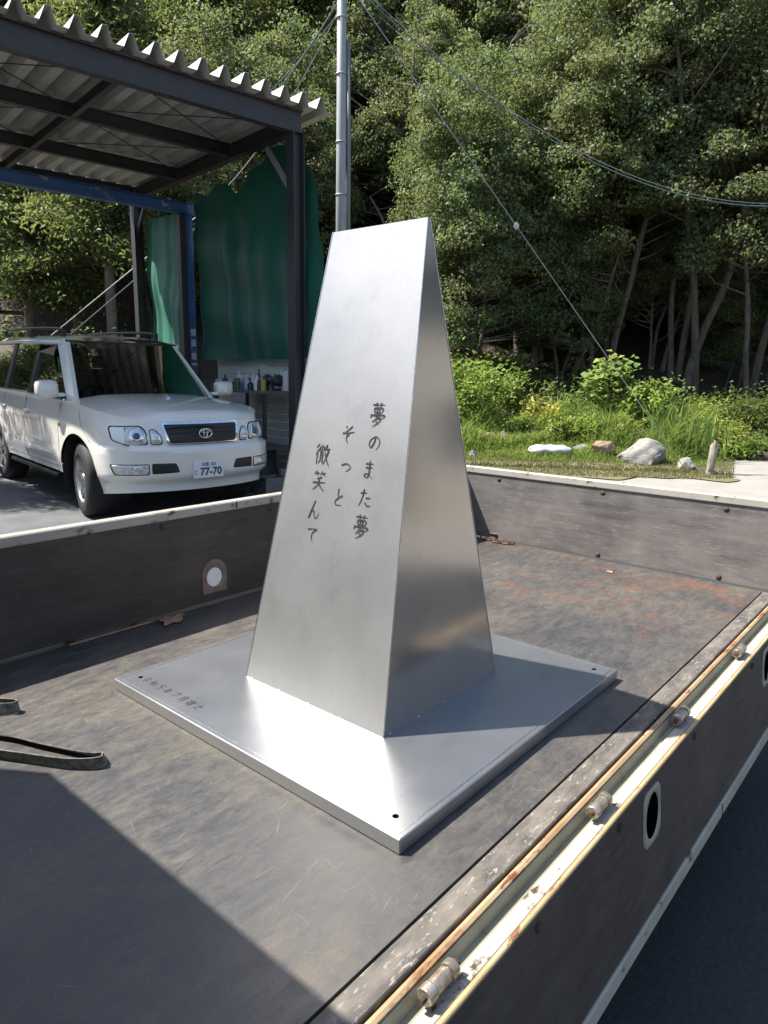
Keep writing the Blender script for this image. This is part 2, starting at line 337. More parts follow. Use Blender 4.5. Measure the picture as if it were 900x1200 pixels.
# ------------------------------------------------------------------ flatbed truck
BZ = .69
def make_truck():
    t = root('flatbed_truck', 'small flatbed truck with worn grey bed and one side gate folded down', 'truck', (1.6, 1.3, 0), world=True)
    x0, x1, y0, y1 = .18, 3.125, .522, 2.0836
    MB().box((x0, .5745, BZ-.022), (x1-.004, y1-.004, BZ)).build('bed_floor', 'bed', t)
    MB().box((x0, y0, BZ-.024), (x1-.004, .5705, BZ-.001), .002).build('edge_plank', 'plank', t)
    for i in range(8): MB().box((x0+.1+i*.4, .54, .53), (x0+.16+i*.4, 2.07, .66)).build('cross_member', 'dark_steel', t)
    for y in (.95, 1.6): MB().box((-1.6, y-.035, .42), (x1, y+.035, .528)).build('chassis_rail', 'dark_steel', t)
    # left side gate, closed
    g = MB().box((x0, y1, BZ+.012), (x1+.03, y1+.028, BZ+.345), .002).build('side_gate', 'gate_x', t)
    g['label'] = 'closed dark wooden side gate with chipped white trim'
    b = MB().box((x0, y1-.006, BZ+.345), (x1+.03, y1+.034, BZ+.379), .004)
    b.build('trim', 'white_trim', g)
    MB().box((x0, y1+.03, BZ-.05), (x1+.03, y1+.05, BZ+.02), .003).build('lower_trim', 'white_trim', g)
    for x in (.42, 1.286, 1.766, 2.7):
        MB().lathe([(0, .004), (.005, .0035), (.008, .0015), (.0085, 0), (.013, 0), (.013, -.002)], 12, Matrix.Translation((x, y1-.001, BZ+.325)) @ Matrix.Rotation(R(90), 4, 'X')).build('bolt', 'rust', g, True)
    for x in (.55, 1.60, 2.25, 2.9): MB().box((x-.003, y1-.0075, BZ+.35), (x+.003, y1-.0055, BZ+.376)).build('trim_joint', 'black', g)
    # pressed tie ring plate in the side gate
    def arch(wd, h0, h1, n=10):
        return [(-wd+2*wd*i/8, h0) for i in range(9)]+[(wd, h0+(h1-h0)*i/5) for i in range(1, 5)]+[(wd*math.cos(a), h1+wd*math.sin(a)) for a in [math.pi*i/n for i in range(n+1)]]+[(-wd, h1+(h0-h1)*i/5) for i in range(1, 5)]
    def ring_plate(parent, cx, dep, cz, mo, mi, wo, wi, h, name, frame=None):
        fr = frame or (lambda a, b, c: (cx+a, dep-c, cz+b))
        ou = arch(wo, -h-.012, h-wo+.016, 20); c0 = -.002; inn = [(wi*math.cos(math.atan2(y-c0, x)), c0+h*.78*math.sin(math.atan2(y-c0, x))) for x, y in ou]
        b = MB(); n = len(ou)
        b.add([fr(*p, .002) for p in ou]+[fr(p[0]*.96, p[1]*.96, .006) for p in ou]+[fr(*p, .005) for p in inn]+[fr(p[0]*.9, p[1]*.9, -.004) for p in inn],
              [(k*n+i, k*n+(i+1) % n, (k+1)*n+(i+1) % n, (k+1)*n+i) for k in range(3) for i in range(n)])
        rg = b.build(name, mo, parent, fix=True)
        b = MB(); b.add([fr(p[0]*.93, p[1]*.93, .0015) for p in inn], [tuple(range(n))]); b.build('recess', mi, rg, fix=False)
    ring_plate(g, 1.493, y1, BZ+.105, 'plate_rust', 'plate_white', .056, .036, .050, 'tie_ring_plate')
    # tail gate, closed
    g = MB().box((x1, y0-.02, BZ+.006), (x1+.028, y1-.002, BZ+.345), .002).build('tail_gate', 'gate_y', t)
    g['label'] = 'closed paler wooden tail gate with white trim'
    MB().box((x1-.006, y0-.02, BZ+.345), (x1+.034, y1-.008, BZ+.379), .004).build('trim', 'white_trim', g)
    for y, z in ((1.853, .325), (.747, .321), (.747, .024), (1.29, .325), (1.29, .024)):
        MB().lathe([(0, .0035), (.005, .003), (.0075, .0012), (.008, 0), (.0125, 0), (.0125, -.002)], 12, Matrix.Translation((x1-.001, y, BZ+z)) @ Matrix.Rotation(R(-90), 4, 'Y')).build('bolt', 'rust', g, True)
    MB().box((x1-.004, 1.845, BZ+.008), (x1-.001, 1.885, BZ+.034), .001).build('drain_slot', 'black', g)
    MB().box((x1-.018, y1-.03, BZ), (x1+.02, y1-.006, BZ+.30), .003).build('corner_post', 'dark_steel', t)
    MB().box((x1-.0025, 1.20, BZ+.348), (x1+.03, 1.203, BZ+.3805)).build('trim_joint', 'black', g)
    # right side rail with hinges
    prof = [(.5185, -.03), (.5185, -.010), (.514, -.002), (.507, .001), (.5015, -.002), (.5005, -.03)]
    MB().prism([(x0, y, BZ+z) for y, z in prof], (x1+.03-x0, 0, 0)).build('side_rail', 'rusty_rail', t)
    MB().prism([(x0, y, BZ+z) for y, z in [(.5000, -.04), (.5000, -.006), (.4965, -.013), (.4935, -.030), (.4800, -.032), (.4800, -.04)]], (x1+.03-x0, 0, 0)).build('rail_channel', 'olive_cream', t)
    MB().box((x0, .470, .50), (x1+.03, .5175, BZ-.041)).build('sill_beam', 'dark_steel', t)
    # right side gate folded down
    ang = math.atan2(.036, .385)
    GM = Matrix.Translation((0, .4475, BZ-.021)) @ Matrix.Rotation(-ang, 4, 'X')     # local: x along, -y outward, -z down
    g = MB().box((x0, 0, -.345), (x1+.03, .028, -.006), .002, mat=GM).build('side_gate', 'gate_x', t)
    g['label'] = 'dark wooden side gate folded down on its hinges'
    MB().box((x0, -.006, -.387), (x1+.03, .034, -.3455), .004, mat=GM).build('trim', 'white_trim', g)
    MB().box((x0, -.006, -.0055), (x1+.03, .0035, .0035), .002, mat=GM).build('edge_lip', 'rust_lip', g)
    MB().box((x0, .0055, -.0055), (x1+.03, .0315, .0005), .001, mat=GM).build('edge_strip', 'white_trim', g)
    fr = lambda cx, cz: (lambda a, b, c: (GM @ Vector((cx+a, -c, cz+b)))[:])
    def oval(parent, cx, cz):
        f = fr(cx, cz); n = 28
        def el(a, b, m, c): return [f(a*math.cos(2*math.pi*i/n), b*math.sin(2*math.pi*i/n)*m, c) for i in range(n)]
        def oc(a, b, c): return [f(max(-a, min(a, a*1.22*math.cos(2*math.pi*i/n))), max(-b, min(b, b*1.22*math.sin(2*math.pi*i/n))), c) for i in range(n)]
        b = MB(); b.add(oc(.052, .068, .0005)+oc(.051, .067, .004)+el(.043, .057, 1, .0045)+el(.041, .054, 1, .001), [(k*n+i, k*n+(i+1) % n, (k+1)*n+(i+1) % n, (k+1)*n+i) for k in range(3) for i in range(n)])
        rg = b.build('hole_ring', 'cream', parent, smooth=True)
        b = MB(); b.add(el(.0412, .0545, 1, .0016), [tuple(range(n))]); b.build('hole', 'hole_dark', rg, fix=False)
    for cx in (1.485, 2.60): oval(g, cx, -.100)
    for cx in (.30, 1.02, 2.05): MB().box((cx-.0015, -.0075, -.385), (cx+.0015, -.0055, -.347), mat=GM).build('trim_joint', 'black', g)
    for cx in (.95, 1.30, 1.80, 2.40): MB().lathe([(0, .005), (.008, .005), (.010, 0)], 8, GM @ Matrix.Translation((cx, -.001, -.035)) @ Matrix.Rotation(R(90), 4, 'X')).build('bolt', 'rust', g)
    for x in (.708, 1.268, 1.782, 2.365):
        h = None; c0 = Matrix.Translation((x, .4775, BZ-.003)) @ Matrix.Rotation(R(90), 4, 'Y')
        h = MB().lathe([(0, -.036), (.013, -.036), (.0145, -.034), (.0145, -.020), (.0095, -.0195), (.0095, -.017), (.0125, -.0165), (.0125, -.001), (.0115, -.0005), (.0115, .0005), (.0125, .001), (.0125, .0165), (.0095, .017), (.0095, .0195), (.0145, .020), (.0145, .034), (.013, .036), (0, .036)], 10, c0).build('hinge', 'hinge', t, True, angle=40)
        MB().tube([(x-.046, .4775, BZ-.003), (x+.046, .4775, BZ-.003)], .006, 8).build('pin', 'rust', h)
        MB().box((x-.033, .478, BZ-.0155), (x+.033, .4915, BZ-.0095), .001).build('leaf_plate', 'hinge', h)
    # wheels
    def wheel(x, y, out, r=.34, wd=.19):
        m = Matrix.Translation((x, y, r)) @ Matrix.Rotation(R(90*out), 4, 'X')
        wh = MB().lathe([(.20, -wd/2), (r-.03, -wd/2), (r-.008, -wd/2+.02), (r, -wd/2+.05), (r, wd/2-.05), (r-.008, wd/2-.02), (r-.03, wd/2), (.20, wd/2)], 32, m).build('tyre', 'black_rubber', t, True)
        MB().lathe([(.205, wd/2-.015), (.19, wd/2-.05), (.10, wd/2-.07), (.08, wd/2-.03), (0, wd/2-.025)], 24, m).build('rim', 'cream', wh, True)
    for y, o in ((.66, 1), (1.94, -1)):
        wheel(1.92, y-.04*o, o); wheel(-.85, y, o)
    MB().tube([(1.92, .6, .34), (1.92, 2.0, .34)], .05, 10).build('rear_axle', 'dark_steel', t)
    # cab (beside and behind the photographer; its shadow lies on the bed)
    ya, yb, xr = .50, 2.17, .14
    prof = [(xr, .62), (xr, 1.90), (xr-.06, 1.99), (xr-.35, 2.02), (xr-1.05, 1.98), (xr-1.25, 1.88), (xr-1.62, 1.20), (xr-1.68, .62), (xr-1.66, .42), (xr-1.35, .40), (xr-1.33, .62), (xr-1.25, .76), (xr-.72, .76), (xr-.60, .62)]
    n = len(prof); cb = MB(); rings = []
    for k, (yy, ins) in enumerate(((ya, .05), (ya+.04, .012), (ya+.10, 0), (yb-.10, 0), (yb-.04, .012), (yb, .05))):
        cx, cz = xr-.8, 1.15
        for (x, z) in prof:
            tt = .07*max(0, (z-1.2)/.8) if k in (0, 1) else (-.07*max(0, (z-1.2)/.8) if k in (4, 5) else 0)
            rings.append((x+(cx-x)*ins, yy+tt, z+(cz-z)*ins))
    fcs = [(k*n+i, k*n+(i+1) % n, (k+1)*n+(i+1) % n, (k+1)*n+i) for k in range(5) for i in range(n)]+[tuple(range(n))[::-1], tuple(5*n+i for i in range(n))]
    cabo = cb.add(rings, fcs).build('cab', 'white_trim', t)
    for yy, s in ((ya-.002, -1), (yb+.002, 1)):
        MB().prism([(xr-.30, yy+.022*-s, 1.28), (xr-1.30, yy+.022*-s, 1.28), (xr-1.08, yy+.062*-s, 1.82), (xr-.30, yy+.062*-s, 1.85)], (0, .006*s, 0)).build('door_window', 'tint', cabo)
        MB().box((xr-.34, yy-.01*s, 1.12), (xr-.2, yy+.02*s, 1.15), .004).build('door_handle', 'black', cabo)
    MB().prism([(xr-1.285, ya+.16, 1.83), (xr-1.63, ya+.12, 1.24), (xr-1.63, yb-.12, 1.24), (xr-1.285, yb-.16, 1.83)], (-.006, 0, .004)).build('windscreen', 'tint', cabo)
    MB().box((xr+.002, ya+.25, 1.35), (xr+.008, yb-.25, 1.78), .002).build('rear_window', 'tint', cabo)
    for y in (ya+.2, yb-.2): MB().lathe([(0, .02), (.06, .012), (.08, 0)], 16, Matrix.Translation((xr-1.68, y, .72)) @ Matrix.Rotation(R(-90), 4, 'Y')).build('headlamp', 'lamp', cabo, True)
    return t
make_truck()

# ------------------------------------------------------------------ stainless monument
GL = {
 '夢': [[(.12,.12),(.88,.11)],[(.36,.02),(.37,.20)],[(.64,.02),(.62,.20)],[(.24,.25),(.27,.44)],[(.24,.25),(.76,.24),(.73,.44)],[(.27,.43),(.73,.42)],[(.42,.25),(.43,.42)],[(.58,.25),(.57,.42)],[(.10,.50),(.06,.66)],[(.10,.53),(.92,.51),(.80,.66)],[(.48,.55),(.36,.70),(.18,.82)],[(.44,.66),(.72,.64),(.60,.82),(.22,1.02)],[(.40,.74),(.52,.84)]],
 'の': [[(.56,.20),(.48,.50),(.32,.78),(.18,.72),(.16,.48),(.36,.24),(.62,.18),(.86,.36),(.86,.64),(.66,.92)]],
 'ま': [[(.22,.20),(.80,.18)],[(.26,.40),(.76,.38)],[(.52,.04),(.54,.50),(.52,.78),(.36,.90),(.20,.84),(.32,.72),(.56,.76),(.84,.94)]],
 'た': [[(.12,.26),(.60,.22)],[(.38,.04),(.30,.45),(.10,.94)],[(.56,.50),(.90,.46)],[(.52,.72),(.66,.88),(.94,.86)]],
 'そ': [[(.28,.06),(.40,.18)],[(.74,.04),(.50,.24),(.16,.42)],[(.06,.46),(.50,.40),(.96,.34)],[(.60,.42),(.42,.60),(.40,.80),(.56,.98)]],
 'っ': [[(.12,.48),(.50,.36),(.84,.46),(.84,.66),(.54,.88)]],
 'と': [[(.40,.04),(.40,.34),(.44,.58)],[(.80,.36),(.50,.52),(.24,.74),(.32,.92),(.78,.92)]],
 '微': [[(.22,.04),(.05,.24)],[(.25,.26),(.04,.52)],[(.15,.44),(.15,.96)],[(.43,.06),(.43,.30)],[(.32,.14),(.32,.31),(.55,.30)],[(.55,.12),(.55,.30)],[(.30,.42),(.57,.40)],[(.36,.52),(.35,.74),(.26,.92)],[(.36,.53),(.50,.52),(.50,.84),(.60,.80)],[(.74,.04),(.60,.36)],[(.68,.25),(.96,.22)],[(.86,.25),(.76,.60),(.56,.96)],[(.66,.42),(.80,.74),(.99,.98)]],
 '笑': [[(.26,.02),(.10,.22)],[(.20,.13),(.46,.10)],[(.32,.14),(.37,.25)],[(.66,.02),(.52,.20)],[(.60,.12),(.90,.08)],[(.74,.13),(.79,.24)],[(.66,.30),(.30,.40)],[(.06,.60),(.94,.54)],[(.50,.38),(.42,.70),(.10,.98)],[(.50,.60),(.68,.82),(.94,.98)]],
 'ん': [[(.52,.03),(.32,.48),(.10,.97),(.30,.62),(.48,.56),(.54,.76),(.64,.94),(.80,.86),(.92,.62)]],
 'て': [[(.06,.20),(.50,.14),(.92,.10)],[(.86,.12),(.54,.36),(.46,.66),(.58,.92)],],
 '令': [[(.50,.02),(.30,.24),(.04,.40)],[(.50,.02),(.70,.22),(.97,.36)],[(.34,.44),(.66,.42)],[(.22,.60),(.74,.57),(.54,.80)],[(.36,.76),(.60,.98)]],
 '和': [[(.42,.05),(.15,.15)],[(.04,.34),(.52,.30)],[(.28,.12),(.28,.96)],[(.28,.36),(.05,.72)],[(.28,.42),(.50,.60)],[(.62,.36),(.64,.82)],[(.62,.36),(.94,.34),(.90,.80)],[(.64,.80),(.90,.78)]],
 '5': [[(.80,.05),(.36,.08),(.30,.42),(.62,.38),(.76,.62),(.56,.92),(.22,.86)]],
 '年': [[(.30,.02),(.08,.32)],[(.24,.18),(.86,.14)],[(.26,.42),(.80,.38)],[(.27,.42),(.28,.66)],[(.03,.70),(.97,.64)],[(.55,.16),(.55,1.02)]],
 '7': [[(.18,.12),(.82,.06),(.56,.50),(.42,.96)]],
 '月': [[(.30,.05),(.28,.60),(.14,.96)],[(.30,.06),(.76,.04),(.76,.92),(.62,.84)],[(.30,.32),(.74,.31)],[(.30,.58),(.74,.57)]],
 '建': [[(.46,.10),(.84,.08),(.82,.40)],[(.36,.25),(.96,.22)],[(.46,.40),(.84,.38)],[(.42,.55),(.88,.53)],[(.36,.70),(.94,.67)],[(.64,.0),(.64,.80)],[(.08,.16),(.28,.14),(.12,.42),(.30,.44),(.06,.92)],[(.10,.55),(.40,.86),(.98,.94)]],
 '之': [[(.46,.0),(.54,.12)],[(.14,.28),(.80,.24),(.50,.54),(.12,.80)],[(.12,.80),(.40,.76),(.96,.98)]],
}
def glyph(ch, origin, ex, ey, nrm, wd, hh, sw, parent, name='character', seed=0):
    """brush strokes as tapered ribbons; origin = glyph centre, ex right, ey up"""
    rd = random.Random(seed); b = MB(); ex, ey, nrm, O = Vector(ex), Vector(ey), Vector(nrm), Vector(origin)
    for k, st in enumerate(GL[ch]):
        p = catmull([(x+rd.uniform(-.012, .012), y+rd.uniform(-.012, .012), 0) for x, y in st], 6) if len(st) > 2 else [Vector((*st[0], 0)).lerp(Vector((*st[1], 0)), i/4) for i in range(5)]
        vs = []; m = len(p); lift = .0009+.00005*k
        for i, q in enumerate(p):
            tg = (p[min(i+1, m-1)]-p[max(i-1, 0)]); tg = Vector((tg.x*wd, tg.y*hh, 0)).normalized()
            sd = Vector((-tg.y, tg.x, 0)); tt = i/(m-1)
            ww = sw*(.62+.38*math.sin(math.pi*min(1, tt*1.6+.25)))*(1 if tt < .8 else 1-.55*(tt-.8)/.2)*rd.uniform(.94, 1.06)*.5
            c = Vector(((q.x-.5)*wd, (q.y-.5)*hh, 0))
            for s in (1, -1):
                e = c+sd*ww*s; vs.append(O+ex*e.x-ey*e.y+nrm*lift)
        b.add(vs, [(2*i, 2*i+1, 2*i+3, 2*i+2) for i in range(m-1)])
    return b.build(name, 'ink', parent, fix=False)
def make_monument():
    t = root('stainless_monument', 'brushed stainless steel wedge monument with engraved Japanese verse on square base plate', 'monument', (1.3715, 1.187, BZ), world=True)
    px0, px1, py0, py1, th = .8733, 1.8707, .6854, 1.687, .0327
    z0, z1 = BZ+.0005, BZ+th
    p = MB().box((px0, py0, z0), (px1, py1, z1), .0022).build('base_plate', 'steel_plate', t)
    e = .020       # raised folded border seen as a fine line
    for lo, hi in (((px0+.012, py0+.012), (px1-.012, py0+.0145)), ((px0+.012, py0+.0145), (px0+.0145, py1-.012)), ((px1-.0145, py0+.0145), (px1-.012, py1-.012)), ((px0+.0145, py1-.0145), (px1-.0145, py1-.012))):
        MB().box((*lo, z1-.001), (*hi, z1+.0006)).build('border_line', 'weld', p)
    for (x, y) in ((.925, 1.640), (.921, .735), (1.824, .737), (1.822, 1.64)):
        b = MB(); n = 16; b.add([(x+.0065*math.cos(2*math.pi*i/n), y+.0065*math.sin(2*math.pi*i/n), z1+.0004) for i in range(n)], [tuple(range(n))]); b.build('bolt_hole', 'hole_dark', p, fix=False)
    B = [(1.1258, .9397), (1.6169, .9397), (1.6169, 1.4382), (1.1258, 1.4382)]
    ty0, ty1, tx, tz = 1.0356, 1.3439, 1.3707, BZ+1.216; e = .004
    T = [(tx-e, ty0), (tx+e, ty0), (tx+e, ty1), (tx-e, ty1)]
    V = [(*q, z1) for q in B]+[(*q, tz) for q in T]
    def face(idx, name, mat):
        b = MB(); b.add([V[i] for i in idx], [(0, 1, 2, 3)]); return b.build(name, mat, t, fix=False)
    f = face((3, 0, 4, 7), 'front_face', 'steel_face'); f['label'] = 'engraved broad face with dark handwritten verse'
    face((0, 1, 5, 4), 'side_face', 'steel_side'); face((2, 3, 7, 6), 'side_face', 'steel_side'); face((1, 2, 6, 5), 'back_face', 'steel_face'); face((4, 5, 6, 7), 'top_edge', 'weld')
    for i in range(4): MB().tube([V[i], V[i+4]], .0016, 6).build('edge_weld', 'weld', t)
    for a, b_ in ((0, 1), (1, 2), (2, 3), (3, 0)):
        A, Bv = Vector(V[a]), Vector(V[b_]); 
        for k in range(5):
            q = A.lerp(Bv, .04+k*.225); MB().tube([q, q.lerp(Bv, .022)], .0022, 6).build('tack_weld', 'weld', t)
    B0, B1, T0, T1 = Vector(V[0]), Vector(V[3]), Vector(V[4]), Vector(V[7])
    ey = ((T0+T1)-(B0+B1)).normalized(); ex = Vector((0, -1, 0)); nr = ex.cross(ey)
    if nr.x > 0: nr = -nr
    verse = [('夢', 1.099, .743, .050, .060), ('の', 1.097, .675, .043, .042), ('ま', 1.102, .608, .043, .047), ('た', 1.101, .539, .043, .047), ('夢', 1.101, .469, .050, .060), ('そ', 1.186, .688, .045, .047), ('っ', 1.179, .610, .040, .036), ('と', 1.187, .530, .040, .046), ('微', 1.265, .631, .055, .058), ('笑', 1.264, .563, .051, .052), ('ん', 1.267, .488, .043, .050), ('て', 1.262, .423, .040, .042)]
    for k, (ch, y, s, wd, hh) in enumerate(verse):
        o = B0+ey*s; glyph(ch, (o.x, y, o.z), ex, ey, nr, wd, hh, .0046, f, seed=k)
    # date engraved along the plate edge
    for k, ch in enumerate('令和5年7月建之'):
        y = 1.612-k*.0335
        glyph(ch, (.927, y, z1), (0, -1, 0), (1, 0, 0), (0, 0, 1), 0.025, .028, .0023, p, 'date_character', seed=40+k)
    return t
make_monument()

# ------------------------------------------------------------------ loose things on the bed
def strap(name, label, pts, tilt, hgt=.026):
    p = catmull([(x, y, 0) for x, y in pts], 10); n = len(p); b = MB(); vs = []; th = .0014
    for i, q in enumerate(p):
        tg = (p[min(i+1, n-1)]-p[max(i-1, 0)]).normalized(); sd = Vector((-tg.y, tg.x, 0))
        a = tilt(i/(n-1)); up = sd*math.sin(a)+Vector((0, 0, math.cos(a)))
        nn = tg.cross(up).normalized(); base = Vector((q.x, q.y, BZ+.0016+abs(nn.z)*th))
        vs += [base-nn*th, base+nn*th, base+up*hgt+nn*th, base+up*hgt-nn*th]
    b.add(vs, [(4*i+j, 4*i+(j+1) % 4, 4*i+4+(j+1) % 4, 4*i+4+j) for i in range(n-1) for j in range(4)]+[(3, 2, 1, 0), tuple(4*n-4+j for j in range(4))])
    return tag(b.build(name, 'strap', smooth=True, angle=40), label, 'strap', 'webbing straps lying on the truck bed')
strap('webbing_strap', 'long black webbing strap doubled back in a flat loop on truck bed', [(.34, 1.98), (.47, 1.80), (.575, 1.645), (.620, 1.535), (.664, 1.43), (.683, 1.385), (.676, 1.360), (.650, 1.358), (.605, 1.408), (.556, 1.50), (.47, 1.66), (.36, 1.86)], lambda t: -.95+.75*math.exp(-((t-.62)/.16)**2) if t < .6 else .35*min(1, (t-.6)*3))
strap('webbing_strap', 'short curled end of black webbing strap between long loop and side gate', [(.50, 1.93), (.56, 1.87), (.610, 1.815), (.648, 1.762), (.646, 1.744), (.628, 1.742), (.585, 1.785), (.53, 1.85)], lambda t: -.15, .030)
def dead_leaf(name, label, x, y, L, seed, rz):
    rd = random.Random(seed); b = MB(); n = 18
    ring = [(math.cos(2*math.pi*i/n)*L*.5*(1+.28*math.sin(5*2*math.pi*i/n+seed)), math.sin(2*math.pi*i/n)*L*.30*(1+.25*math.cos(4*2*math.pi*i/n)), 0) for i in range(n)]
    c, s = math.cos(rz), math.sin(rz)
    f = lambda px, py, k: (x+c*px-s*py, y+s*px+c*py, BZ+.003+L*.16*(k*(abs(math.sin(px/L*7+seed))+.35)))
    vs = [f(0, 0, .6)]+[f(px*.55, py*.55, .25+.5*rd.random()) for px, py, _ in ring]+[f(px, py, rd.random()*1.1) for px, py, _ in ring]
    fc = [(0, 1+i, 1+(i+1) % n) for i in range(n)]+[(1+i, 1+n+i, 1+n+(i+1) % n, 1+(i+1) % n) for i in range(n)]
    return tag(b.add(vs, fc).build(name, 'dead_leaf', smooth=True), label, 'leaf')
dead_leaf('dry_leaf', 'crumpled brown dry leaf at the foot of the dark side gate', 1.275, 2.030, .105, 2, .3)
dead_leaf('dry_leaf', 'tiny dry leaf lying alone on bed near tail gate', 2.943, 1.155, .034, 5, 1.2)
tag(MB().box((.93, 2.064, BZ+.001), (1.225, 2.078, BZ+.007), .003).build('wood_strip', 'dead_leaf'), 'thin brown wooden strip wedged along foot of dark side gate', 'strip')
def chain():
    t = root('rusty_chain', 'short rusty chain lying at foot of tail gate', 'chain', (3.085, 1.80, BZ), world=True)
    for i in range(8):
        q = Vector((3.070+.02*math.sin(i*.9)*.6+.002*i, 1.93-i*.0275, BZ+.0075)); ring = []
        for k in range(14):
            a = 2*math.pi*k/14; ring.append(Vector((math.sin(a)*.010, math.cos(a)*.020, 0)))
        ring = [Matrix.Rotation(R(72 if i % 2 else 8), 3, 'Y') @ v for v in ring]
        mz = min(v.z for v in ring); pts = [q+v+Vector((0, 0, -.0075+.004-mz)) for v in ring]
        MB().tube(pts+[pts[0]], .0036, 6, cap=False).build('chain_link', 'chain_rust', t, True)
chain()

# ------------------------------------------------------------------ white SUV
def make_car():
    t = root('parked_suv', 'white pearl four wheel drive estate car parked nose out under the steel shelter', 'car', (4.28, 6.804, .040), R(-96.5)); t.rotation_euler = (0, R(1.15), R(-96.5))
    half = catmull([(-3.97, 0, 0), (-3.97, -.55, 0), (-3.92, -.82, 0), (-3.76, -.925, 0), (-3.0, -.955, 0), (-1.5, -.965, 0), (-.6, -.96, 0), (0, -.952, 0), (.35, -.93, 0), (.58, -.865, 0), (.74, -.72, 0), (.835, -.45, 0), (.875, -.2, 0), (.885, 0, 0)], 14)
    for uc in (0, -2.85):      # extra columns at the arch ends
        for du in (-.475, -.468, -.44, -.40, .40, .44, .468, .475):
            u = uc+du
            for i in range(len(half)-1):
                a, b = half[i], half[i+1]
                if a.x < u < b.x and a.y < -.8: half.insert(i+1, a.lerp(b, (u-a.x)/(b.x-a.x))); break
    nrm = []
    for i in range(len(half)):
        d = half[min(i+1, len(half)-1)]-half[max(i-1, 0)]; nrm.append(Vector((d.y, -d.x, 0)).normalized())
    sm = lambda a, b, x: max(0, min(1, (x-a)/(b-a)))**2*(3-2*max(0, min(1, (x-a)/(b-a))))
    def wtop(u): return 1.165+.02*sm(-.3, -2, u) if u < -.35 else 1.165-.125*((u+.35)/1.235)**1.7
    def arch(u):
        z = .40
        if u > .40: z = .31+.03*sm(.4, .8, u)
        for uc in (0, -2.85):
            k = .47**2-(u-uc)**2
            if k > 0: z = max(z, .39+math.sqrt(k))
        return z
    def disp(u, v, w):
        d = -.055*sm(.92, 1.17, w)-.03*sm(.62, .38, w)
        f = sm(.28, .62, u)
        bump_ = .055*sm(.40, .50, w)*sm(.80, .755, w)-.02*sm(.5, .40, w)
        nose = -.012-.055*sm(.84, 1.05, w)
        d = d*(1-f)+f*(bump_ if w < .785 else nose)
        for uc in (0, -2.85):
            q = math.hypot(u-uc, w-.39); d += .016*sm(.60, .49, q)*(1-f)
        if u < -.7 and u > -3.7: d += .012*sm(.52, .545, w)*sm(.66, .635, w)      # side moulding
        return d
    NW = 26
    def column(i, side):
        h, n = half[i], nrm[i]; z0, z1 = arch(h.x), wtop(h.x); out = []
        for j in range(NW+1):
            w_ = z0+(z1-z0)*j/NW; q = h+n*disp(h.x, h.y, w_); out.append((q.x, q.y*side, w_))
        return out
    b = MB(); m = len(half); ring = [column(i, 1) for i in range(m)]+[column(i, -1) for i in range(m-2, 0, -1)]
    K = len(ring)
    b.add([p for c in ring for p in c], [(i*(NW+1)+j, ((i+1) % K)*(NW+1)+j, ((i+1) % K)*(NW+1)+j+1, i*(NW+1)+j+1) for i in range(K) for j in range(NW)])
    # hood across the two shoulder lines
    rows = [i for i in range(m) if half[i].x > -.42]
    def hood(i, k, n=20):
        a = Vector(ring[i][NW]); s = -1+2*k/n; hw = abs(a.y)
        cr = .055*min(1, hw/.6)*(1-abs(s)**2.6)+.012*sm(.75, .62, abs(s))*min(1, hw/.5)
        return (a.x+.02*(1-s*s)*0, a.y*-s*-1 if False else hw*s, a.z+cr)
    hv = [hood(i, k) for i in rows for k in range(21)]
    b.add(hv, [(i*21+k, (i+1)*21+k, (i+1)*21+k+1, i*21+k+1) for i in range(len(rows)-1) for k in range(20)])
    # shelf from shoulder to side glass behind the cowl
    cab = [i for i in range(m) if -3.9 < half[i].x <= -.40 and half[i].y < -.5]
    for s in (1, -1):
        vv = []
        for i in cab:
            a = Vector(ring[i][NW]); vv += [(a.x, a.y*s, a.z), (a.x, (a.y+.06)*s, a.z+.012)]
        b.add(vv, [(2*i, 2*i+1, 2*i+3, 2*i+2) for i in range(len(cab)-1)])
    body = b.build('body', 'paint', t, True, angle=38)
    def surf(v, w_, off=0):
        best = None
        for i in range(m-1):
            a, c = half[i], half[i+1]
            if a.x > .0 and a.y <= -abs(v) <= c.y:
                k = (-abs(v)-a.y)/(c.y-a.y) if c.y != a.y else 0
                h = a.lerp(c, k); n = nrm[i].lerp(nrm[i+1], k).normalized(); q = h+n*(disp(h.x, h.y, w_)+off)
                return Vector((q.x, q.y*(-1 if v > 0 else 1), w_))
        return Vector((.88, v, w_))
    def rounded(pts, r=.012, n=4):
        out = []; k = len(pts)
        for i in range(k):
            p0, p, p2 = Vector((*pts[i-1], 0)), Vector((*pts[i], 0)), Vector((*pts[(i+1) % k], 0))
            a = p+(p0-p).normalized()*min(r, (p0-p).length*.45); c = p+(p2-p).normalized()*min(r, (p2-p).length*.45)
            for j in range(n+1):
                s = j/n; q = a*(1-s)**2+p*2*s*(1-s)+c*s*s; out.append((q.x, q.y))
        dense = []
        for i in range(len(out)):
            a, c = Vector(out[i]), Vector(out[(i+1) % len(out)]); q = max(1, int((c-a).length/.04))
            dense += [tuple(a.lerp(c, j/q)) for j in range(q)]
        return dense
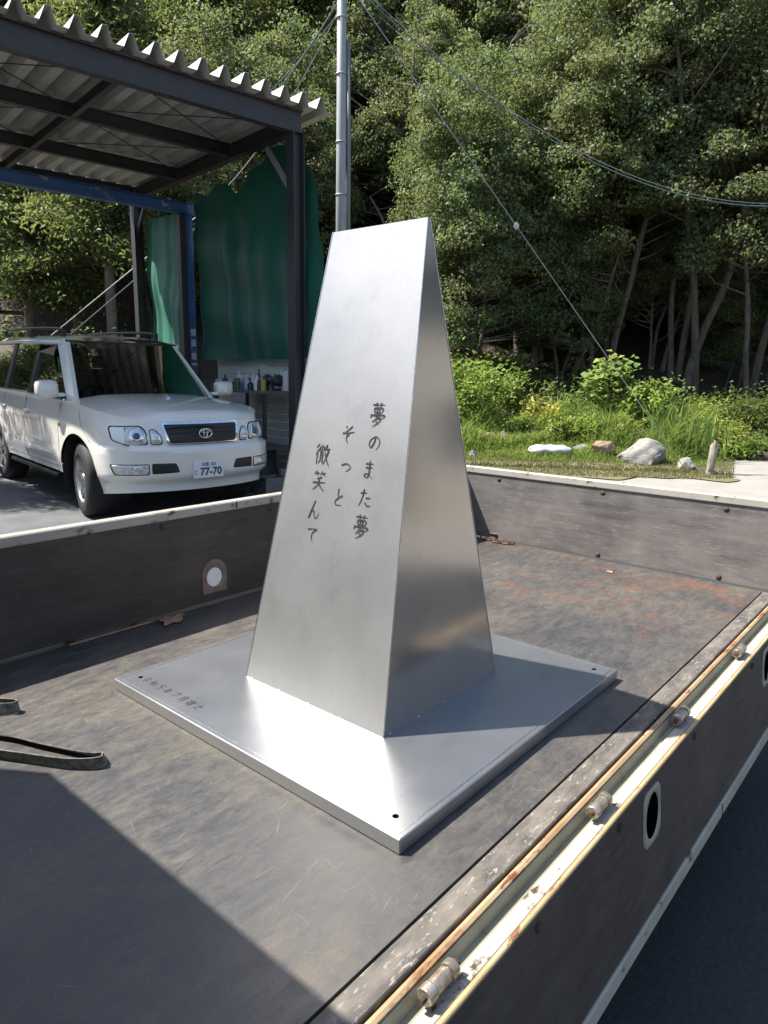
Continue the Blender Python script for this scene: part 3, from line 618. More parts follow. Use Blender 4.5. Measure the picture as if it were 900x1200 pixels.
    def patch(name, pts, mat, off, dome=.004, parent=body, r=.012):
        pts = rounded(pts, r); n = len(pts); cx = sum(p[0] for p in pts)/n; cy = sum(p[1] for p in pts)/n; b = MB()
        sc = lambda k, o: [surf(cx+(p[0]-cx)*k, cy+(p[1]-cy)*k, o) for p in pts]
        vs = sc(1, off-.02)+sc(1, off)+sc(.94, off+dome*.6)+sc(.6, off+dome)+sc(.25, off+dome)+[surf(cx, cy, off+dome)]
        fs = [(q*n+i, q*n+(i+1) % n, (q+1)*n+(i+1) % n, (q+1)*n+i) for q in range(4) for i in range(n)]+[(4*n+i, 4*n+(i+1) % n, 5*n) for i in range(n)]
        return b.add(vs, fs).build(name, mat, parent, True, angle=50)
    def disc(name, v, w_, rad, mat, off, parent, dome=0):
        n = 20; b = MB(); ps = [surf(v+rad*k*math.cos(2*math.pi*i/n), w_+rad*k*math.sin(2*math.pi*i/n), off+o) for k, o in ((1, 0), (.9, .004), (.45, .004-dome)) for i in range(n)]
        return b.add(ps+[surf(v, w_, off+.004-dome)], [(q*n+i, q*n+(i+1) % n, (q+1)*n+(i+1) % n, (q+1)*n+i) for q in range(2) for i in range(n)]+[(2*n+i, 2*n+(i+1) % n, 3*n) for i in range(n)]).build(name, mat, parent, True)
    for s in (-1, 1):
        S = lambda pts: [(p[0]*s, p[1]) for p in pts]
        patch('headlight_rim', S([(.885, .985), (.62, .990), (.572, .935), (.562, .805), (.74, .795), (.850, .842)]), 'black', .001, r=.03)
        h = patch('headlight', S([(.873, .975), (.632, .980), (.584, .930), (.574, .815), (.74, .806), (.841, .850)]), 'lamp', .005, .008, r=.03)
        patch('indicator', S([(.868, .970), (.765, .974), (.752, .815), (.836, .852)]), 'plate_white', .0135, .003, h, r=.015)
        MB().tube([surf(.753*s, .810, .013), surf(.762*s, .974, .013)], .004, 6).build('lamp_divider', 'black', h)
        disc('projector_ring', .663*s, .893, .062, 'chrome', .0135, h, .006); disc('projector', .663*s, .893, .032, 'lens_dark', .0185, h, -.006)
        patch('inner_lamp_rim', S([(.552, .955), (.490, .955), (.432, .88), (.428, .805), (.540, .800)]), 'black', .001, r=.03)
        h2 = patch('inner_lamp', S([(.545, .947), (.495, .947), (.441, .877), (.438, .814), (.533, .809)]), 'lamp', .005, .008, r=.026)
        disc('reflector', .490*s, .875, .040, 'chrome', .0135, h2, .010)
        patch('fog_lamp_rim', S([(.845, .628), (.565, .628), (.565, .520), (.820, .520)]), 'black', .001, r=.02)
        fl = patch('fog_lamp', S([(.835, .620), (.574, .620), (.574, .529), (.811, .529)]), 'lamp', .005, .006, r=.016)
        disc('fog_bulb', .66*s, .575, .034, 'chrome', .0125, fl, .008)
        patch('air_intake', S([(.545, .632), (.325, .628), (.290, .535), (.545, .527)]), 'black', .002, .002, r=.02)
    # grille
    patch('grille_surround', [(-.440, 1.022), (.440, 1.022), (.380, .800), (-.380, .800)], 'chrome', .012, .003, r=.03)
    gr = patch('grille', [(-.412, .998), (.412, .998), (.360, .816), (-.360, .816)], 'black', .0165, .002, r=.02)
    for k in range(4):
        w_ = .838+k*.044; hw = .360+.0125*k
        MB().prism([surf(-hw+2*hw*i/12, w_+.007, .020) for i in range(13)]+[surf(hw-2*hw*i/12, w_-.007, .020) for i in range(13)], (.010, 0, 0)).build('grille_bar', 'grille', gr)
    em = surf(0, .905, .036); el = MB()
    def ell(a, bb, dy=0, rad=.0055): return [(em.x, a*math.cos(2*math.pi*i/24), em.z+dy+bb*math.sin(2*math.pi*i/24)) for i in range(25)]
    e0 = el.tube(ell(.070, .047), .0062, 6, cap=False).build('emblem', 'chrome', gr, True)
    MB().tube(ell(.046, .017, .022), .005, 6, cap=False).build('emblem_loop', 'chrome', e0, True); MB().tube(ell(.020, .044), .005, 6, cap=False).build('emblem_loop', 'chrome', e0, True)
    # number plate
    c = surf(0, .56, .012); pm = Matrix.Translation((c.x, 0, .545)) @ Matrix.Rotation(R(90), 4, 'Z') @ Matrix.Rotation(R(90), 4, 'X')     # text x -> +Y, y -> Z, normal +X
    pl = MB().box((-.168, -.0845, -.012), (.168, .0845, 0), .004, mat=pm).build('number_plate', 'plate_white', t)
    def put(txt, size, x, y, off, name):
        me = text_mesh(txt, size, off); me.transform(pm @ Matrix.Translation((x, y, .0015))); place(name, me, 'plate_green', pl)
    put('77-70', .105, .022, -.022, .0035, 'plate_number'); put('大阪 301', .045, .0, .052, .001, 'plate_heading'); put('と', .05, -.145, -.022, .001, 'plate_kana')
    # seams on the body sides, handles, steps
    def sidepts(u, w_, off=.0):
        for i in range(m-1):
            if half[i].x <= u < half[i+1].x and half[i].y < -.8:
                h = half[i].lerp(half[i+1], (u-half[i].x)/(half[i+1].x-half[i].x)); return h+nrm[i]*(disp(h.x, h.y, w_)+off)
        return Vector((u, -.95, w_))
    for s in (1, -1):
        def P(u, w_, off=.001): q = sidepts(u, w_, off); return (q.x, q.y*s, w_)
        for path in ([(-.50, .46), (-.50, 1.15)], [(-1.62, .46), (-1.62, 1.165)], [(-2.36, .75), (-2.48, .95), (-2.50, 1.16)], [(-.50, .455), (-1.2, .455), (-2.3, .455)], [(.34, .80), (.10, .98), (.0, 1.10)]):
            pts = []
            for a, c in zip(path, path[1:]):
                for k in range(9): pts.append(P(a[0]+(c[0]-a[0])*k/8, a[1]+(c[1]-a[1])*k/8, -.001))
            MB().tube(pts, .0035, 5).build('panel_gap', 'black', body)
        for u in (-1.48, -2.40):
            q = P(u, 1.0, .014); MB().box((q[0]-.11, q[1]-.016, .975), (q[0]+.07, q[1]+.016, 1.01), .012).build('door_handle', 'paint', body, True)
        q = P(-.46, .92, .004); MB().box((q[0]-.03, q[1]-.006, .905), (q[0]+.03, q[1]+.006, .935), .005).build('side_marker', 'bottle_yellow', body)
        MB().box((-.62, .80*s, .33), (-2.25, .97*s, .375), .015).build('side_step', 'black', t)
        MB().tube([P(-.70, .59, .014), P(-1.6, .59, .014), P(-2.25, .59, .014)], .006, 6).build('moulding', 'paint', body, True)
        # mirrors
        mm = MB().box((-.60, .93*s, 1.19), (-.44, 1.15*s, 1.37), .05).build('door_mirror', 'paint', t, True)
        MB().box((-.54, .86*s, 1.20), (-.48, .98*s, 1.24), .012).build('mirror_arm', 'paint', mm, True)
        MB().box((-.606, .95*s, 1.21), (-.600, 1.13*s, 1.35), .002).build('mirror_glass', 'chrome', mm)
    # wheels
    for u, v, st in ((0, -.80, -9), (0, .80, -9), (-2.85, -.80, 0), (-2.85, .80, 0)):
        o = -1 if v < 0 else 1
        mm = Matrix.Translation((u, v, .385)) @ Matrix.Rotation(R(st), 4, 'Z') @ Matrix.Rotation(R(-90*o), 4, 'X')
        ty = MB().lathe([(.24, -.13), (.30, -.137), (.36, -.125), (.38, -.10), (.385, -.04), (.385, .04), (.38, .10), (.36, .125), (.30, .137), (.255, .135), (.235, .12)], 40, mm).build('tyre', 'black_rubber', t, True)
        rm = MB().lathe([(.242, .130), (.225, .118), (.22, .03)], 36, mm).build('rim', 'alloy', ty, True)
        for k in range(6):
            a = math.pi*2*k/6; q = mm @ Matrix.Rotation(a, 4, 'Z'); sp = MB(); w0 = .045
            sp.add([q @ Vector(p) for p in [(.05, -w0, .10), (.05, w0, .10), (.228, w0*.9, .115), (.228, -w0*.9, .115), (.05, -w0, .06), (.05, w0, .06), (.228, w0*.9, .07), (.228, -w0*.9, .07)]], [(0, 1, 2, 3), (7, 6, 5, 4), (0, 4, 5, 1), (1, 5, 6, 2), (2, 6, 7, 3), (3, 7, 4, 0)]); sp.build('spoke', 'alloy', rm)
        MB().lathe([(0, .122), (.04, .12), (.065, .105), (.07, .07)], 20, mm).build('hub_cap', 'alloy', rm, True)
        MB().lathe([(0, .02), (.225, .02)], 24, mm).build('brake_disc', 'dark_steel', rm)
        # wheel housing
        hh = MB(); n = 20; vv = []
        for k in range(n+1):
            a = math.pi*(-.12+1.24*k/n)
            for yy in (.945*o, .60*o): vv.append((u+.465*math.cos(a), yy, .39+.465*math.sin(a)))
        hh.add(vv, [(2*k, 2*k+1, 2*k+3, 2*k+2) for k in range(n)]); hh.build('wheel_housing', 'black', t)
    MB().box((-3.8, -.60, .32), (.42, .60, .62), .05).build('underbody', 'black', t)
    # cabin
    zr = 1.80
    def roof(a, bb):
        u = -1.0-2.78*a; s = -1+2*bb; hw = .685-.02*a
        z = zr+.075*(1-abs(s)**4)*(.75+.25*math.sin(math.pi*min(1, a*1.1+.12)))-.03*sm(.12, 0, a)-.05*sm(.9, 1, a)
        return (u-.03*(1-s*s)*(-1)*0+.045*(1-s*s)*(1-a), s*hw, z-.055*sm(.86, 1, abs(s)))
    MB().grid(roof, 30, 26).build('roof', 'paint', t, True)
    rf = [o for o in t.children if o.name.startswith('roof')][0]
    MB().grid(lambda a, bb: (-1.45-.75*a, -.40+.80*bb, roof(.16+.27*a, .5+(-.40+.8*bb)/1.36)[2]+.004), 8, 8).build('sunroof', 'tint', rf, True)
    for s in (1, -1):
        # pillars
        MB().prism([(-.36, .815*s, 1.165), (-.46, .865*s, 1.165), (-1.10, .705*s, 1.765), (-.985, .655*s, 1.775)], (0, -.045*s, 0)).build('front_pillar', 'paint', t)
        for (ua, ub, ta, tb, mt, nm) in ((-1.56, -1.69, -1.60, -1.72, 'black', 'centre_pillar'), (-2.50, -2.62, -2.52, -2.64, 'black', 'rear_door_pillar'), (-3.62, -3.90, -3.55, -3.78, 'paint', 'rear_pillar')):
            MB().prism([(ua, .893*s, 1.17), (ub, .893*s, 1.17), (tb, .70*s, 1.765), (ta, .70*s, 1.765)], (0, -.04*s, 0)).build(nm, mt, t)
        MB().tube([(-1.02, .69*s, 1.765), (-2.4, .70*s, 1.775), (-3.76, .685*s, 1.745)], .028, 8).build('roof_gutter', 'paint', t, True)
        for (ua, ub, ta, tb, g_) in ((-.50, -1.56, -1.12, -1.60, 'door_glass'), (-1.69, -2.50, -1.72, -2.52, 'tint'), (-2.62, -3.62, -2.64, -3.55, 'tint')):
            b = MB(); b.add([(ua, .872*s, 1.17), (ub, .872*s, 1.17), (tb, .692*s, 1.755), (ta, .692*s, 1.755)], [(0, 1, 2, 3)]); b.build('side_window', g_, t, fix=False)
        MB().tube([(-.52, .892*s, 1.172), (-2.0, .895*s, 1.185), (-3.6, .89*s, 1.19)], .012, 6).build('window_trim', 'black', t)
        # window visor
        b = MB(); b.add([(-1.06, .735*s, 1.73), (-1.60, .735*s, 1.735), (-1.60, .755*s, 1.66), (-1.0, .785*s, 1.62), (-.78, .83*s, 1.42), (-.74, .83*s, 1.42)], [(0, 1, 2, 3), (0, 3, 4, 5)]); b.build('rain_visor', 'tint', t, fix=False)
        # roof rails
        rl = MB().tube(catmull([(-1.30, .56*s, 1.86), (-1.36, .56*s, 1.905), (-1.55, .56*s, 1.93), (-2.5, .56*s, 1.94), (-3.4, .55*s, 1.925), (-3.55, .55*s, 1.90), (-3.60, .55*s, 1.85)], 5), .017, 8).build('roof_rail', 'black', t, True)
        for u in (-1.34, -2.45, -3.55): MB().box((u-.05, .54*s, 1.83), (u+.05, .58*s, 1.93), .01).build('rail_foot', 'black', rl)
    def ws(a, bb):
        s = -1+2*bb; hw = .79-.135*a
        return (-.40-.60*a+.10*(1-s*s)*(1-a*.5)*1.0, s*hw, 1.165+.615*a)
    MB().grid(ws, 8, 16).build('windscreen', 'windscreen', t, True, fix=False)
    MB().tube([ws(0, i/16) for i in range(17)], .016, 6).build('cowl_seal', 'black', t)
    MB().tube([(q[0], q[1], q[2]+.004) for q in [ws(1, i/16) for i in range(17)]], .012, 6).build('header_seal', 'black', t)
    b = MB(); b.add([(-3.93, -.74, 1.17), (-3.93, .74, 1.17), (-3.79, .62, 1.74), (-3.79, -.62, 1.74)], [(0, 1, 2, 3)]); b.build('rear_window', 'tint', t, fix=False)
    for v0 in (-.55, .12):
        MB().tube([(-.335+.03, v0, 1.185), (-.42+.03, v0+.48, 1.215)], .006, 5).build('wiper', 'black', t)
    # interior
    it = MB().box((-3.7, -.80, .62), (-.45, .80, .80), .02).build('cabin_floor', 'interior', t)
    MB().box((-.85, -.76, .85), (-.44, .76, 1.13), .06).build('dashboard', 'interior', t, True)
    MB().tube([(-.98+.09*math.cos(a)*.35, -.37+.185*math.sin(a), 1.13+.165*math.cos(a)) for a in [2*math.pi*i/24 for i in range(25)]], .014, 8, cap=False).build('steering_wheel', 'black', t, True)
    for v in (-.37, .37):
        for u in (-1.55, -2.45):
            se = MB().box((u-.10, v-.25, .80), (u+.42, v+.25, 1.0), .06).build('seat', 'seat', t, True)
            MB().box((u-.24, v-.24, .95), (u-.08, v+.24, 1.45), .06).build('seat_back', 'seat', se, True)
            MB().box((u-.24, v-.12, 1.46), (u-.13, v+.12, 1.63), .04).build('headrest', 'seat', se, True)
    MB().box((-1.0, -.10, 1.60), (-.95, .10, 1.66), .012).build('rear_view_mirror', 'black', t, True)
    return t
make_car()

# ------------------------------------------------------------------ steel shelter
SO, SA = (5.892, 6.402), R(-8)
def make_shelter():
    t = root('steel_shelter', 'open sided steel shelter with folded sheet roof on dark posts', 'shelter', (*SO, 0), SA)
    W_, DR, DB = 3.95, 4.55, 2.86; zt = 4.33
    def hbeam(name, a, b, hgt, wid, mat='beam', up=(0, 0, 1), parent=t):
        a, b = Vector(a), Vector(b); x = (b-a).normalized(); u = Vector(up); y = u.cross(x).normalized(); u = x.cross(y); L = (b-a).length
        m = Matrix((( x.x, y.x, u.x, a.x), (x.y, y.y, u.y, a.y), (x.z, y.z, u.z, a.z), (0, 0, 0, 1))); k = .010
        pr = [(-wid/2, -hgt/2), (wid/2, -hgt/2), (wid/2, -hgt/2+k), (k/2, -hgt/2+k), (k/2, hgt/2-k), (wid/2, hgt/2-k), (wid/2, hgt/2), (-wid/2, hgt/2), (-wid/2, hgt/2-k), (-k/2, hgt/2-k), (-k/2, -hgt/2+k), (-wid/2, -hgt/2+k)]
        bb = MB(); bb.prism([m @ Vector((0, p[0], p[1])) for p in pr], m.to_3x3() @ Vector((L, 0, 0))); return bb.build(name, mat, parent)
    # posts
    for x in (0, -W_):
        for y in (0, DR):
            p = hbeam('post', (x, y, 0), (x, y, zt-.10), .15, .15, up=(1, 0, 0))
            MB().box((x-.13, y-.13, 0), (x+.13, y+.13, .016)).build('base_plate', 'beam', p)
    # front and rear beams, end beams, purlins
    hbeam('front_beam', (.08, 0, zt+.02), (-W_-.08, 0, zt+.02), .24, .11)
    hbeam('rear_beam', (.08, DR, zt), (-W_-.08, DR, zt), .20, .10)
    for x in (0, -W_): hbeam('end_beam', (x, .056, zt-.01), (x, DR-.051, zt-.01), .17, .11)
    for y in (1.42, 2.95): hbeam('purlin', (-.056, y, zt-.0), (-W_+.056, y, zt-.0), .15, .09)
    hbeam('joist', (-2.0, .056, zt-.02), (-2.0, 1.37, zt-.02), .10, .06); hbeam('joist', (-2.0, 1.47, zt-.02), (-2.0, 2.9, zt-.02), .10, .06); hbeam('joist', (-2.0, 3.0, zt-.02), (-2.0, DR-.051, zt-.02), .10, .06)
    for a, b in (((-.06, .06), (-1.97, 1.38)), ((-1.97, .06), (-.06, 1.38)), ((-.06, 1.48), (-1.97, 2.9)), ((-1.97, 1.48), (-.06, 2.9)), ((-2.03, .06), (-3.9, 1.38)), ((-3.9, .06), (-2.03, 1.38)), ((-2.03, 1.48), (-3.9, 2.9)), ((-3.9, 1.48), (-2.03, 2.9))):
        MB().tube([(*a, zt+.02), (*b, zt+.02)], .006, 5).build('tie_rod', 'dark_steel', t)
    for x, s in ((-.02, 1), (-W_+.02, 1)):
        MB().box((-.018, 0, -.03), (.018, .78, .03), mat=Matrix.Translation((x, .05, zt-.72)) @ Matrix.Rotation(R(48), 4, 'X')).build('knee_brace', 'brace', t)
        MB().box((-.018, -.66, -.03), (.018, 0, .03), mat=Matrix.Translation((x, DR-.05, zt-.60)) @ Matrix.Rotation(R(-48), 4, 'X')).build('knee_brace', 'beam', t)
    # folded sheet roof, ribs running front to back
    xs0, xs1, pitch, hh = .42, -W_-.05, .245, .135; z0 = zt+.155
    prof = []; x = xs0
    while x > xs1:
        prof += [(x, 0), (x-pitch*.42, 0), (x-pitch*.60, hh), (x-pitch*.78, hh*.96)]; x -= pitch
    b = MB(); n = len(prof); yf, yr = -.17, DR+.25
    rows = []
    for th in (0, .004):
        for yy in (yf, yr): rows.append([(px, yy, z0+pz+th-(.05*(yy-yf)/(yr-yf))) for px, pz in prof])
    b.add([p for r_ in rows for p in r_], [(i, i+1, n+i+1, n+i) for i in range(n-1)]+[(2*n+i, 3*n+i, 3*n+i+1, 2*n+i+1) for i in range(n-1)]+[(i, 2*n+i, 2*n+i+1, i+1) for i in range(n-1)])
    b.build('roof_sheet', 'roof_sheet', t)
    # blue crane frame
    bb = hbeam('crane_beam', (.16, DB, 3.86), (-W_-.1, DB, 3.86), .16, .11, 'blue')
    cl = MB().box((.00, DB-.06, 0), (.105, DB+.06, 3.775), .004).build('crane_column', 'blue', t)
    MB().box((-.10, DB-.06, 0), (-.004, DB+.06, 3.755), .004).build('column', 'beam', t)
    MB().box((-W_-.1, DB-.07, 0), (-W_, DB+.07, 3.755), .004).build('crane_column', 'blue', t)
    for k in range(4): MB().box((.015, DB-.0645, 1.55+k*.155+(.04 if k > 1 else 0)), (.09, DB-.0605, 1.65+k*.155+(.04 if k > 1 else 0)), .001).build('notice', 'label_white', cl)
    return t
make_shelter()
SM = Matrix.Translation((*SO, 0)) @ Matrix.Rotation(SA, 4, 'Z')
def local(o): o.matrix_world = SM; return o
def tarp(name, label, mat, y0, y1, ztop, zbot, x0, flare, seed, nu=60, nv=34):
    b = MB()
    def f(u, v):
        y = y0(v)+(y1(v)-y0(v))*u; zt_ = ztop(u); zt_ += .06; z = zt_+(zbot(u)-zt_)*v
        a = (.010+.022*v)*min(1, u*5+.1)
        x = x0+flare*v*(1-u)**2+a*(math.sin(u*23+seed+1.1*math.sin(u*9))+.6*math.sin(u*41+seed*2))+.04*math.sin(v*5+u*4)+.02*math.sin(v*17+u*6)
        return (x, y, z)
    b.grid(f, nu, nv); return local(tag(b.build(name, mat, smooth=True, fix=False), label, 'tarp'))
scal = [(0, 4.18), (.10, 4.02), (.16, 4.20), (.32, 4.24), (.42, 4.10), (.50, 4.06), (.56, 3.92), (.62, 3.84), (.70, 4.0), (.80, 4.02), (.86, 3.92), (1, 4.0)]
def ztop(u):
    for (a, za), (b, zb) in zip(scal, scal[1:]):
        if a <= u <= b: k = (u-a)/(b-a); return za+(zb-za)*k*k*(3-2*k)-.42*max(0, 1-u/.14)**1.5
    return 4
tarp('green_tarp', 'dark green tarp with scalloped top hung between front post and blue column', 'tarp', lambda v: -.28*v-.12, lambda v: 2.74, ztop, lambda u: 1.72-.02*u, .16, .02, 1.0)
tarp('green_tarp', 'faded green tarp hung behind blue column beside rear post', 'tarp_faded', lambda v: 3.02, lambda v: 4.45, lambda u: 3.86, lambda u: 1.2, .14, 0, 4.0, 44, 24)

# ------------------------------------------------------------------ work corner below the tarp
def make_corner():
    sd = root('siding_panel', 'pale horizontal board siding below the dark green tarp', 'wall', (0, 0, 0))
    sd.matrix_world = SM
    for k in range(14):
        MB().box((.40, -.62, .22+k*.108), (.418+.004*(k % 2), 2.72, .324+k*.108), .003).build('board', 'siding', sd)
    for y in (-.4, 1.1, 2.5): MB().box((.425, y, 0), (.47, y+.05, 1.72)).build('stud', 'beam', sd)
    bn = root('work_bench', 'cluttered tall work bench in front of pale siding', 'bench'); bn.matrix_world = SM
    MB().box((-.22, .42, 1.27), (.34, 1.75, 1.305), .004).build('top', 'bench', bn)
    for x in (-.19, .29):
        for y in (.46, 1.69): MB().box((x, y, 0), (x+.04, y+.04, 1.268)).build('leg', 'machine', bn)
    MB().box((-.18, .50, .55), (.30, 1.69, .575)).build('shelf', 'bench', bn)
    rd = random.Random(5); mats = ['bottle_white', 'bottle_dark', 'bottle_white', 'bottle_yellow', 'bottle_white', 'bottle_dark', 'bottle_blue', 'bottle_white', 'bottle_green', 'bottle_white', 'bottle_red', 'bottle_dark', 'bottle_white']
    names = {'bottle_white': 'white', 'bottle_yellow': 'yellow', 'bottle_red': 'red', 'bottle_dark': 'black', 'bottle_blue': 'blue', 'bottle_green': 'green'}
    for k in range(34):
        y = .46+(k//2)*.076+rd.uniform(-.02, .02); x = (-.12 if k % 2 else .12)+rd.uniform(-.05, .05); h = rd.uniform(.12, .24)*(1.15 if k % 2 == 0 else .8); r_ = rd.uniform(.026, .046); m = mats[k % 13]
        b = MB(); kind = k % 3
        pr = [(0, 0), (r_, .002), (r_, h*.66), (r_*.5, h*.8), (r_*.35, h*.83), (r_*.35, h), (0, h)] if kind else [(0, 0), (r_, .002), (r_, h*.92), (r_*.8, h*.96), (r_*.3, h), (0, h)]
        b.lathe(pr, 14, Matrix.Translation((x, y, 1.3055)))
        tag(local(b.build('bottle', m, smooth=True, angle=40)), 'small %s bottle or can standing on the cluttered work bench' % names[m], 'bottle', '%s bottles on the work bench' % names[m])
    # grinder silhouette on the bench
    g = root('bench_grinder', 'dark bench grinder standing among bottles on work bench', 'grinder'); g.matrix_world = SM @ Matrix.Translation((.05, .62, 1.3055))
    MB().box((-.07, -.09, 0), (.07, .09, .03), .006).build('foot', 'machine', g)
    MB().tube([(0, -.10, .13), (0, .10, .13)], .05, 16).build('motor', 'machine', g, True)
    MB().box((-.03, -.04, .028), (.03, .04, .09), .004).build('pedestal', 'machine', g)
    for y in (-.13, .13): MB().tube([(0, y-.018, .13), (0, y+.018, .13)], .075, 20).build('wheel_guard', 'dark_steel', g, True)
    # compressor below and beside the bench
    cp = root('air_compressor', 'black air compressor with tank standing beside front post', 'compressor'); cp.matrix_world = SM @ Matrix.Translation((-.30, .35, 0))
    tank = MB().tube(catmull([(0, -.02, .30), (0, .05, .30), (0, .7, .30), (0, .77, .30)], 3), [.06]+[.17]*8+[.06], 18).build('tank', 'machine', cp, True)
    MB().box((-.10, .15, .455), (.10, .55, .66), .02).build('pump', 'dark_steel', cp, True)
    MB().lathe([(0, -.02), (.13, -.02), (.13, .02), (0, .02)], 20, Matrix.Translation((-.125, .35, .60)) @ Matrix.Rotation(R(90), 4, 'Y')).build('flywheel', 'machine', cp)
    for y in (.08, .66):
        for x in (-.12, .12): MB().box((x-.02, y-.02, 0), (x+.02, y+.02, .22)).build('foot', 'dark_steel', cp)
    MB().tube(catmull([(0, .6, .62), (-.05, .72, .80), (.02, .62, .92), (.06, .40, .90), (.02, .25, .74)], 6), .014, 8).build('hose', 'black', cp, True)
    cr = root('tool_crate', 'grey open plastic crate on floor near front post', 'crate'); cr.matrix_world = SM @ Matrix.Translation((-.42, -.05, 0))
    MB().box((-.16, -.13, 0), (.16, .13, .02)).build('bottom', 'grey_crate', cr)
    for lo, hi in (((-.16, -.13, .02), (.16, -.115, .30)), ((-.16, .115, .02), (.16, .13, .30)), ((-.16, -.115, .02), (-.145, .115, .30)), ((.145, -.115, .02), (.16, .115, .30))): MB().box(lo, hi).build('side', 'grey_crate', cr)
    wl = root('welding_machine', 'dark welding machine with white cap standing under work bench', 'welder'); wl.matrix_world = SM @ Matrix.Translation((0, 1.0, 0))
    MB().box((-.2, -.22, .08), (.2, .22, .54), .02).build('case', 'machine', wl); MB().box((-.21, -.2, .36), (-.202, .0, .48), .002).build('panel', 'label_white', wl)
    for y in (-.18, .18): MB().lathe([(0, -.02), (.08, -.02), (.08, .02), (0, .02)], 16, Matrix.Translation((0, y, .08)) @ Matrix.Rotation(R(90), 4, 'X')).build('wheel', 'black_rubber', wl)
    sb = tag(local(MB().box((-.24, 2.10, .0), (-.20, 2.55, 1.62), .004).build('steel_sheet', 'bottle_dark')), 'dark flat steel sheet standing upright beside blue column', 'sheet')
    yh = MB().tube(catmull([(-.06, -.082, .92), (-.02, -.09, .98), (.05, -.085, 1.0), (.10, -.07, .93)], 5), .012, 8).build('hose_hook', 'yellow', smooth=True); tag(local(yh), 'short yellow hose looped around front post', 'hose')
make_corner()

# ------------------------------------------------------------------ house across the yard, mirrored in the polished side of the monument
def make_house():
    h = root('house', 'pale rendered house with grey gabled roof across the yard', 'house', (12.5, -8.0, 0), R(-32))
    MB().prism([(-3.5, -4, 0), (3.5, -4, 0), (3.5, -4, 4.6), (0, -4, 6.4), (-3.5, -4, 4.6)], (0, 8, 0)).build('wall', 'render_wall', h)
    for s in (1, -1): MB().prism([(0, -4.4, 6.62), (4.1*s, -4.4, 4.5), (4.1*s, -4.4, 4.34), (0, -4.4, 6.44)], (0, 8.8, 0)).build('roof', 'roof_tile', h)
    for (y, z, wd, hg) in ((-2.2, 1.0, 1.6, 1.2), (1.8, 1.0, 1.6, 1.2), (-2.0, 3.2, 1.4, .9), (1.9, 3.2, 1.4, .9)):
        f = MB().box((-3.56, y-wd/2, z), (-3.502, y+wd/2, z+hg), .01).build('window', 'label_white', h)
        for k in (0, 1): MB().box((-3.585, y-wd/2+.06+k*wd/2, z+.06), (-3.562, y-.04+k*wd/2, z+hg-.06)).build('pane', 'lens_dark', f)
    d = MB().box((-3.56, -.5, .05), (-3.502, .45, 2.1), .01).build('door', 'bench', h); MB().box((-3.60, .30, 1.0), (-3.562, .38, 1.05)).build('handle', 'chrome', d)
make_house()

# ------------------------------------------------------------------ utility pole and lines
def make_pole():
    p = root('utility_pole', 'tall pale grey utility pole with conduit beside the shelter', 'pole', (8.80, 8.47, 0))
    MB().tube([(0, 0, -.3), (0, 0, 5), (0, 0, 10.6)], [.098, .080, .066], 20).build('shaft', 'pole', p, True)
    MB().tube([(.105, -.085, -.1), (.092, -.078, 5), (.080, -.068, 6.7)], .034, 12).build('conduit', 'conduit', p, True)
    MB().tube([(.125, -.012, -.1), (.115, -.010, 5.6)], .018, 10).build('conduit', 'conduit', p, True)
    for z in (2.2, 3.6, 4.4, 5.2, 6.2, 7.0, 7.4): MB().lathe([(.060, 0), (.094, 0), (.094, .022), (.060, .022)], 20, Matrix.Translation((0, 0, z)), closed=True).build('band', 'brace', p, True)
    MB().box((-.9, -.05, 9.6), (.9, .03, 9.7), .01, mat=Matrix.Rotation(R(-50), 4, 'Z')).build('cross_arm', 'brace', p)
    def line(name, label, a, b, sag, rad, mat, n=40, grp=None):
        a, b = Vector(a), Vector(b); pts = [a.lerp(b, i/n)-Vector((0, 0, sag*4*(i/n)*(1-i/n))) for i in range(n+1)]
        return tag(MB().tube(pts, rad, 6).build(name, mat, smooth=True), label, 'cable', grp)
    top = (8.86, 8.36, 7.5)
    line('overhead_cable', 'thick sagging overhead cable running from pole past the trees', top, (27.5, -2.2, 12.1), 4.48, .011, 'wire_green')
    line('overhead_cable', 'thin pale overhead wire lashed just above the thick cable', (8.86, 8.36, 7.56), (27.5, -2.2, 12.13), 4.47, .005, 'wire_light')
    g = MB().tube([(8.88, 8.34, 7.42), (12.22, 3.604, 0)], .006, 6).build('guy_wire', 'wire_light'); tag(g, 'straight stay wire from pole down to garden with white ball', 'wire')
    q = Vector((8.88, 8.34, 7.42)).lerp(Vector((12.22, 3.604, 0)), .47)
    MB().lathe([(0, -.055), (.028, -.047), (.046, -.016), (.046, .016), (.028, .047), (0, .055)], 14, Matrix.Translation(q)).build('ball', 'label_white', g, True)
    for k, (b, m, lab) in enumerate((((*PX(240, 14.5), 5.3), 'wire_green', 'green cable dropping from pole toward shelter roof'), ((*PX(262, 14.5), 4.9), 'wire_light', 'pale wire dropping from pole behind shelter'), ((*PX(215, 15), 5.6), 'wire', 'dark wire leaving pole toward the wood'))):
        line('drop_wire', lab, (8.78, 8.40, 7.35-.1*k), b, .28, .010 if k else .014, m, 24)
    line('drop_wire', 'thin dark wire running level through the wood behind the monument', (8.84, 8.50, 6.0), (24, 12.5, 7.4), .5, .010, 'wire', 24)
    for k in range(2):
        a = (*PX(-45+24*k, 16), .55); b = (*PX(250, 16), 5.0-.2*k)
        line('stay_wire', 'pale slanting stay wire behind the parked car', a, b, 0.0, .012, 'wire_light', 8, 'stay wires behind the parked car')
make_pole()

